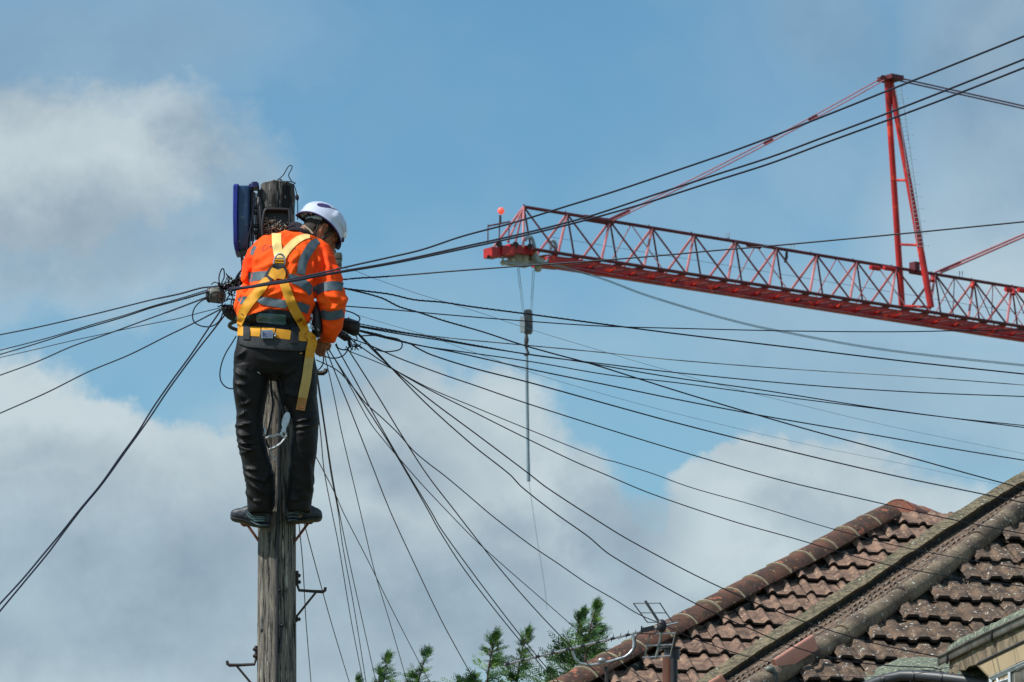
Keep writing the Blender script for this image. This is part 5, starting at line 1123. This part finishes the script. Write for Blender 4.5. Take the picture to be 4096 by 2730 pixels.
TF = [((945,1705),(1015,1690),6,9),((950,1728),(1005,1742),6,10),((950,1762),(1015,1775),6,10),((955,1785),(1025,1800),6,9),((960,1815),(1020,1790),6,7),((975,1870),(1035,1877),6,8),((980,1890),(1062,1930),7,10),((1000,1930),(1080,1985),8,11),((1010,2000),(1050,2006),5,8),((985,1960),(1010,2000),7,9),((945,1430),(985,1400),8,8),((940,1480),(985,1510),8,9),((940,1530),(990,1540),7,8),((950,1560),(975,1600),7,7),((960,1620),(1010,1600),7,6),((950,1670),(990,1640),7,7),
      ((1175,1690),(1270,1660),8,9),((1180,1712),(1275,1690),8,10),((1190,1735),(1260,1712),8,6),((1100,1520),(1190,1470),9,6),((1130,1560),(1200,1590),9,6),((1170,1780),(1180,1900),10,5),((1235,1850),(1245,1980),10,5),((1150,1990),(1200,2000),7,7),((1040,1440),(1180,1450),14,4),((1080,1870),(1040,1960),9,5)]
def trfn(p, n):
    x, y = topx(p); lower = sstep(y, 1640, 1720)
    k = noise.noise(V((p.x*7, p.y*6, p.z*8+3)))*.007 + noise.noise(V((p.x*12, p.y*10, p.z*22+p.x*14+4*noise.noise(p*5))))*(.0025+.003*lower)
    if y > 2030: k += .0
    return p + n*((folddisp(p, TF) if p.y < 29.98 else 0) + k)
tm = remesh(tr_, .0068, 2, trfn); trous = tm.build('trousers', M['trouser'], pr); bvt = BVHTree.FromPolygons(tm.v, tm.f)
# ---- things laid over the clothing
def ribbon(path, w, off, th, mt, name, parent, bv, sm=1, ncr=8, nw=7, step_=8, ends=None):
    "strip of webbing or tape following the cloth below it"
    bvs = bv if isinstance(bv, (list, tuple)) else [bv]
    ww = w if isinstance(w, (list, tuple)) else [w]*len(path)
    pts = cr([(a, b, c) for (a, b), c in zip(path, ww)], step_); deps = []; pos = []
    for i, (x, y, w_) in enumerate(pts):
        a, b = pts[max(i-1,0)], pts[min(i+1,len(pts)-1)]; tx, ty = b[0]-a[0], b[1]-a[1]; l = math.hypot(tx, ty) or 1; nx, ny = -ty/l, tx/l; rp = []; rd = []
        for j in range(nw):
            s = (j/(nw-1)-.5)*w_; px_, py_ = x+nx*s, y+ny*s; r_ = ray(px_, py_); best = None
            for b_ in bvs:
                h = b_.ray_cast(CAM+r_*28, r_.normalized())
                if h[0] is not None: dd = h[0].y-CAM.y; best = dd if best is None else min(best, dd)
            rp.append((px_, py_)); rd.append(best)
        pos.append(rp); deps.append(rd)
    flat = [d for r_ in deps for d in r_ if d is not None]; fallback = sorted(flat)[int(len(flat)*.8)] if flat else 29.8
    for r_ in deps:
        good = [d for d in r_ if d is not None]; g0 = max(good) if good else None
        for j in range(nw):
            if r_[j] is None: r_[j] = (g0+.012) if g0 else None
    for i in range(len(deps)):
        if deps[i][0] is None:
            q = next((deps[k] for k in sorted(range(len(deps)), key=lambda k: abs(k-i)) if deps[k][0] is not None), [fallback]*nw); deps[i] = [d+.01 for d in q]
    raw = [list(q) for q in deps]
    for _ in range(sm*4):
        deps = [[(deps[max(i-1,0)][j]+2*deps[i][j]+deps[min(i+1,len(deps)-1)][j]+.5*deps[i][max(j-1,0)]+.5*deps[i][min(j+1,nw-1)])/5 for j in range(nw)] for i in range(len(deps))]
        deps = [[min(a, b+.003) for a, b in zip(p_, q_)] for p_, q_ in zip(deps, raw)]
    rows = [[P(x, y, d-off) for (x, y), d in zip(rp, rd)] for rp, rd in zip(pos, deps)]
    mb = MB(); mb.grid(rows, V((0, th, 0))); return mb.build(name, mt, parent)
RB = [([(1274,962),(1256,975),(1240,996),(1225,1020),(1213,1046),(1207,1075),(1203,1098)],[22,34,37,36,35,34,34]), ([(1152,1112),(1178,1118),(1205,1130),(1230,1148),(1250,1172)],[34,36,38,36,34]),
      ([(1002,1112),(1020,1107),(1045,1103),(1078,1100)],[34,36,34,30]), ([(1023,986),(1012,1002),(1006,1020)],[14,15,12]), ([(1001,1088),(1000,1105),(1001,1130)],[10,14,12]),
      ([(955,1208),(970,1201),(990,1196)],[26,26,22]), ([(1030,1196),(1050,1203),(1080,1209),(1115,1214),(1148,1220)],[20,30,33,33,32]), ([(1186,1222),(1205,1228),(1236,1240)],[32,34,34]),
      ([(1262,1166),(1280,1154),(1305,1146),(1335,1143),(1372,1148)],[34,35,36,36,34]), ([(1281,1248),(1293,1258),(1315,1264),(1345,1261),(1375,1252)],[28,34,35,35,32])]
for pth, w in RB: ribbon(pth, w, .0055, .006, M['reflect'], 'reflective_band', jacket, bvj, sm=1)
PRT = mat('faded_dark_print', (.16,.03,.03), (.10,.02,.03), .8, 30)
def stroke(pts, w=2.4, mt=None): ribbon(pts, w*.8, .0025, .003, mt or PRT, 'jacket_print', jacket, bvj, sm=0, nw=3, step_=5)
def zq(x, y): return (1020+x/10.7, 930+y/10.7)
stroke([zq(330,760),zq(325,660),zq(400,570),zq(490,545),zq(545,590),zq(530,680),zq(470,740),zq(380,770),zq(330,755)]); stroke([zq(320,765),zq(350,725)], 4)
stroke([zq(625,690),zq(665,580),zq(700,575),zq(745,705)], 4); 
stroke([zq(1190,610),zq(1240,610),zq(1290,650)], 2); stroke([zq(1575,730),zq(1610,690),zq(1655,650)], 3); stroke([zq(1700,730),zq(1735,690)], 5); stroke([zq(1820,740),zq(1840,700)], 2.5)
# collar
cl = MB(); limb(cl, [(1146,928,30.03,7),(1165,919,29.97,9),(1190,918,29.95,10),(1215,926,29.945,10),(1238,937,29.95,10),(1258,950,29.96,11),(1272,966,29.99,8)], 12)
limb(cl, [(1160,908,30.04,12),(1180,900,30.0,14),(1205,908,29.975,13),(1230,924,29.97,12),(1250,942,29.98,11),(1262,956,30.0,9)], 12)
remesh(cl, .006, 1).build('fleece_collar', M['collar'], jacket)
mb = MB(); mb.tube([P(x,y,29.915) for x,y in cr([(1208,903),(1222,909),(1238,920),(1251,935)],4)], .0050, 8, flat=.6); mb.build('collar_edge', mat('pale_collar_tape',(.62,.52,.42),(.5,.42,.33),.8,20), jacket)
# back pad of the harness belt
def patch(top, bot, off, th, mt, name, parent, bvs, n=44, m=12, sm=3):
    x0, x1 = top[0][0], top[-1][0]; pos = []; deps = []
    for i in range(n+1):
        x = x0+(x1-x0)*i/n; a = hy_of(x, top); b = hy_of(x, bot); rp = []; rd = []
        for j in range(m+1):
            y = a+(b-a)*j/m; r_ = ray(x, y); best = None
            for b_ in bvs:
                h = b_.ray_cast(CAM+r_*28, r_.normalized())
                if h[0] is not None: best = h[0].y if best is None else min(best, h[0].y)
            rp.append((x, y)); rd.append(best if best is not None else 29.80)
        pos.append(rp); deps.append(rd)
    raw = [list(q) for q in deps]
    for _ in range(sm*3):
        deps = [[(deps[max(i-1,0)][j]+2*deps[i][j]+deps[min(i+1,n)][j]+deps[i][max(j-1,0)]+deps[i][min(j+1,m)])/6 for j in range(m+1)] for i in range(n+1)]
        deps = [[min(a, b+.002) for a, b in zip(p_, q_)] for p_, q_ in zip(deps, raw)]
    mb = MB(); mb.grid([[P(x, y, d-off) for (x, y), d in zip(rp, rd)] for rp, rd in zip(pos, deps)], V((0,th,0))); o = mb.build(name, mt, parent); return o, BVHTree.FromPolygons(mb.v, mb.f)
har, bvp = patch([(958,1322),(968,1290),(984,1266),(1010,1256),(1050,1246),(1085,1237),(1120,1240),(1158,1246),(1180,1262),(1200,1292),(1222,1326),(1240,1352)], [(958,1372),(990,1384),(1050,1390),(1130,1396),(1200,1400),(1240,1396)], .012, .022, M['pad'], 'harness', pr, [bvj, bvt])
allb = [bvj, bvt, bvp]
patch([(956,1344),(990,1346),(1080,1350),(1160,1362),(1236,1370)], [(956,1376),(990,1388),(1050,1394),(1130,1401),(1200,1404),(1236,1400)], .006, .014, M['padgrey'], 'lower_pad', har, allb, m=6)
mb_, bvl = patch([(1024,1270),(1028,1260),(1040,1254),(1090,1256),(1138,1259),(1144,1264)], [(1024,1284),(1028,1290),(1060,1293),(1100,1297),(1134,1301),(1144,1296)], .005, .008, M['label'], 'label_pocket', har, allb, n=30, m=8)
ribbon([(950,1324),(965,1325),(985,1325),(1041,1328)], [36,38,38,38], .007, .006, M['yellow'], 'waist_belt', har, allb)
ribbon([(1046,1318),(1075,1321),(1100,1324)], [18,20,22], .007, .006, M['yellow'], 'waist_belt', har, allb)
ribbon([(1103,1333),(1130,1337),(1162,1341)], [36,38,38], .008, .006, M['yellow'], 'waist_belt', har, allb)
ribbon([(1194,1345),(1215,1347),(1246,1348)], [36,38,36], .008, .006, M['yellow'], 'waist_belt', har, allb)
ribbon([(986,1290),(986,1322),(985,1358)], [27,27,26], .013, .006, M['pad'], 'belt_loop', har, allb)
ribbon([(1180,1306),(1179,1340),(1177,1374)], [31,32,33], .013, .006, M['pad'], 'belt_loop', har, allb)
# buckle
d_b = 29.655
hit = bvp.ray_cast(CAM+ray(1068,1336)*28, ray(1068,1336).normalized()); d_b = hit[0].y-.018 if hit[0] is not None else d_b
mb = MB(); mb.box(P(1068,1338,d_b), PX(24), .006, PX(17)); mb.tube([P(1040,1334,d_b), P(1046,1338,d_b)], .006, 8); mb.tube([P(x,y,d_b) for x,y in ((1092,1336),(1101,1334),(1103,1342),(1096,1346))], .005, 8); bk = mb.build('buckle', M['steel'], har)
mb = MB(); mb.box(P(1069,1338.5,d_b-.0065), PX(19), .002, PX(12)); mb.build('buckle_face', mat('violet_buckle_face',(.06,.05,.17),(.30,.34,.50),.35,60), bk)
Y = M['yellow']
ribbon([(1106,934),(1106,960),(1108,985),(1113,1012),(1119,1036)], [38,37,37,38,36], .010, .006, M['pale_yellow'], 'shoulder_strap', har, allb, sm=2)
ribbon([(1240,946),(1218,947),(1195,957),(1172,974),(1152,995),(1137,1015),(1128,1034)], [14,22,27,29,30,31,30], .011, .006, M['pale_yellow'], 'shoulder_strap', har, allb, sm=2)
ribbon([(1114,1058),(1113,1068)], [46,48], .014, .006, M['pad'], 'back_patch', har, allb, sm=2)
ribbon([(1108,1066),(1092,1085),(1078,1105),(1066,1125)], [26,38,36,30], .010, .006, M['pad'], 'back_patch', har, allb, sm=2)
ribbon([(1124,1066),(1134,1085),(1140,1105)], [26,28,18], .010, .006, M['pad'], 'back_patch', har, allb, sm=2)
ribbon([(1106,1078),(1098,1095),(1086,1112)], [38,42,34], .018, .006, Y, 'shoulder_strap', har, allb, sm=2)
ribbon([(1118,1078),(1124,1096),(1122,1116)], [30,38,26], .021, .006, Y, 'shoulder_strap', har, allb, sm=2)
ribbon([(1072,1116),(1062,1126),(1046,1150),(1022,1180),(1000,1206),(982,1232),(968,1260),(960,1292),(958,1306)], [20,34,38,38,38,37,34,26,14], .011, .006, Y, 'back_strap', har, allb, sm=2)
ribbon([(1128,1118),(1138,1140),(1150,1172),(1162,1204),(1175,1234),(1190,1262),(1205,1288),(1217,1316),(1222,1334)], [30,36,38,38,38,38,37,35,34], .014, .006, Y, 'back_strap', har, allb, sm=2)
for a, b in (((1190,1286),(1209,1274)),((1192,1291),(1211,1279)),((963,1254),(975,1262))):
    ribbon([a, b], 2.2, .0185 if a[0] > 1000 else .016, .003, M['pad'], 'strap_stitching', har, allb, nw=3)
ribbon([(1226,1338),(1246,1352),(1249,1376),(1243,1398),(1238,1430)], [22,34,38,37,36], .020, .006, Y, 'leg_strap', har, allb, sm=2)
ribbon([(1238,1428),(1232,1470),(1226,1515),(1218,1555),(1211,1592)], [36,36,37,37,36], .018, .006, M['yellow_lit'], 'leg_strap', har, allb, sm=3)
ribbon([(1211,1590),(1206,1615),(1201,1641)], [36,36,36], .0185, .009, M['tan'], 'strap_end', har, allb, sm=3)
mb = MB(); mb.box(P(1203,1632,29.70), PX(12), .004, PX(3)); mb.build('end_slot', M['rust'], har)
# D ring
hit = bvj.ray_cast(CAM+ray(1119,1040)*28, ray(1119,1040).normalized()); dd = (hit[0].y if hit[0] is not None else 29.76)-.020
mb = MB(); mb.tube([P(x,y,dd) for x,y in cr([(1095,1058),(1096,1045),(1101,1030),(1109,1020),(1119,1017),(1130,1021),(1137,1032),(1139,1046),(1138,1060)],5)], .0056, 8); mb.tube([P(1095,1058,dd), P(1138,1060,dd)], .005, 8); mb.tube([P(1100,1034,dd), P(1136,1036,dd)], .0035, 8); mb.build('d_ring', M['steel'], har)
for y in (1041, 1051): 
    mb = MB(); mb.tube([P(1099,y,dd-.004), P(1136,y+2,dd-.004)], .0056, 8); mb.build('ring_webbing', Y, har)
mb = MB(); mb.box(P(1118,1046,dd+.010), PX(21), .004, PX(14)); mb.build('back_patch', M['pad'], har)
# small marks on the trousers
ribbon([(1040,1496),(1030,1488)], 3, .004, .003, M['liner'], 'pocket_stitch', trous, bvt, sm=0, nw=3)
for a, b in (((976,1476),(986,1464)),((980,1480),(990,1468)),((1178,1516),(1190,1530)),((1184,1512),(1195,1526))): ribbon([a, b], 1.6, .004, .003, M['padgrey'], 'pocket_stitch', trous, bvt, sm=0, nw=3)
ribbon([(1200,1416),(1208,1412)], 6, .004, .003, M['tan'], 'rivet', trous, bvt, sm=0, nw=3)
# ---- boots
def boot(secs, dc, shaft, stripes, sgn):
    mb = MB()
    rings = []
    for x, yb_, ytp, hd in secs:
        c = P(x, (yb_+ytp)/2, dc+abs(x-secs[0][0])*.0004); h = PX((yb_-ytp)/2); rings.append([c+V((0, hd*math.copysign(abs(math.cos(a))**.8,math.cos(a)), h*math.copysign(abs(math.sin(a))**.8,math.sin(a)))) for a in [2*math.pi*j/18 for j in range(18)]])
    mb.rings(rings); limb(mb, [(shaft, 2058, dc, 36),(shaft, 2030, dc-.01, 36),(shaft, 2005, dc-.02, 34)])
    b = remesh(mb, .0055, 2, lambda p, n: p+n*.0018*noise.noise(p*45)).build('boot', M['boot'], pr)
    mb = MB(); rings = []
    for x, yb_, ytp, hd in secs:
        c = P(x, yb_-2, dc+abs(x-secs[0][0])*.0004); rings.append([c+V((0, (hd+.006)*math.cos(a), .011*math.sin(a))) for a in [2*math.pi*j/14 for j in range(14)]])
    mb.rings(rings); mb.build('outsole', M['black'], b)
    for st_ in stripes:
        mb = MB(); mb.tube([P(x, y, dc-.052-.006*math.sin(math.pi*i/(len(st_)*5))) for i, (x, y) in enumerate(cr(st_, 5))], .0040, 6); mb.build('tread_ridge', M['sole'], b)
boot([(1080,2098,2050,.030),(1068,2108,2030,.040),(1045,2107,2012,.043),(1010,2101,2012,.043),(985,2092,2024,.043),(962,2086,2032,.044),(942,2083,2036,.042),(928,2078,2042,.034),(922,2070,2052,.020)], 30.05, 1046, [[(988,2044),(1011,2066),(1035,2068),(1057,2068)],[(996,2068),(1018,2083),(1040,2084),(1058,2083)],[(1001,2084),(1030,2099),(1055,2101),(1074,2102)],[(986,2056),(1005,2074),(1030,2076),(1060,2075)]], -1)
boot([(1142,2078,2040,.030),(1150,2090,2022,.040),(1175,2092,2010,.043),(1210,2088,2008,.043),(1235,2084,2016,.043),(1256,2083,2026,.044),(1272,2082,2034,.042),(1283,2078,2042,.034),(1289,2068,2054,.020)], 30.05, 1190, [[(1150,2046),(1165,2043),(1185,2046),(1196,2051)],[(1151,2056),(1168,2052),(1186,2055),(1198,2060)],[(1152,2070),(1170,2066),(1190,2068),(1202,2072)],[(1153,2082),(1172,2080),(1190,2082)]], 1)
# ---- gear hanging from the harness
pc = thing('tool_pouch', P(1262,1370,29.84), 'black pouch with glinting clips between the worker torso and his right sleeve', 'pouch')
mb = MB(); limb(mb, [(1262,1215,29.86,16),(1264,1245,29.84,20),(1268,1285,29.84,22),(1268,1320,29.84,22),(1266,1345,29.86,16)], 14); mb.build('pouch_body', M['black'], pc)
mb = MB()
for pts in ([(1244,1252),(1250,1262),(1248,1282)],[(1238,1290),(1246,1300),(1240,1312),(1252,1318)],[(1250,1276),(1240,1288),(1250,1306),(1256,1320)],[(1270,1316),(1276,1324)],[(1264,1350),(1276,1354),(1280,1350)]):
    mb = MB(); mb.tube([P(x,y,29.79) for x,y in pts], .0034, 6); mb.build('clip', M['steel'], pc)
ht = thing('rope_grab', P(1130,1760,29.80), 'silver rope adjuster and curved jaw hanging between the worker legs', 'clip')
zt = lambda x, y: (850+x/2.613, 1550+y/2.613)
mb = MB(); mb.rings([[P(*zt(x,y),29.82)+V((0,.015*k,0)) for x, y, k in ((cx-w,cy-w*.3,-1),(cx+w,cy+w*.3,-1),(cx+w,cy+w*.3,1),(cx-w,cy-w*.3,1))] for cx, cy, w in ((790,268,16),(782,300,32),(768,350,36),(752,400,30),(748,430,18),(742,470,26))]); mb.build('cam_body', M['steel'], ht)
mb = MB(); mb.tube([P(*zt(x,y),29.81) for x,y in cr([(770,515),(745,550),(705,595),(650,630),(590,652)],5)], [.007]*10+[.0085]*11, 8); mb.tube([P(*zt(x,y),29.81) for x,y in cr([(775,500),(760,520),(730,510),(720,480),(745,470),(775,490)],4)], .008, 8); mb.build('curved_jaw', M['steel'], ht)
mb = MB(); mb.tube([P(*zt(x,y),29.81) for x,y in ((560,535),(600,515),(640,520),(680,495),(720,500))], [.009,.010,.007,.008,.008], 8); mb.tube([P(*zt(x,y),29.86) for x,y in ((540,430),(545,470),(540,490))], .008, 8); mb.build('link', M['steel'], ht); mb = MB(); mb.tube([P(*zt(x,y),29.86) for x,y in ((600,680),(630,720),(665,770))], .004, 6); mb.build('link', M['steel'], ht)
ln = MB(); ln.tube([P(x,y,29.86) for x,y in cr([(1108,1480),(1112,1540),(1124,1600),(1135,1650),(1146,1668)],5)], .008, 8); ln.tube([P(x,y,29.90) for x,y in cr([(1083,1500),(1085,1560),(1092,1620),(1078,1700),(1066,1760),(1080,1800)],5)], .006, 8); ln.tube([P(x,y,29.88) for x,y in cr([(1150,1640),(1154,1600),(1150,1560),(1150,1520)],4)],.010,8)
ln.build('work_lanyard', M['black'], None, label='dark lanyard rope running down between the worker legs', cat='rope')
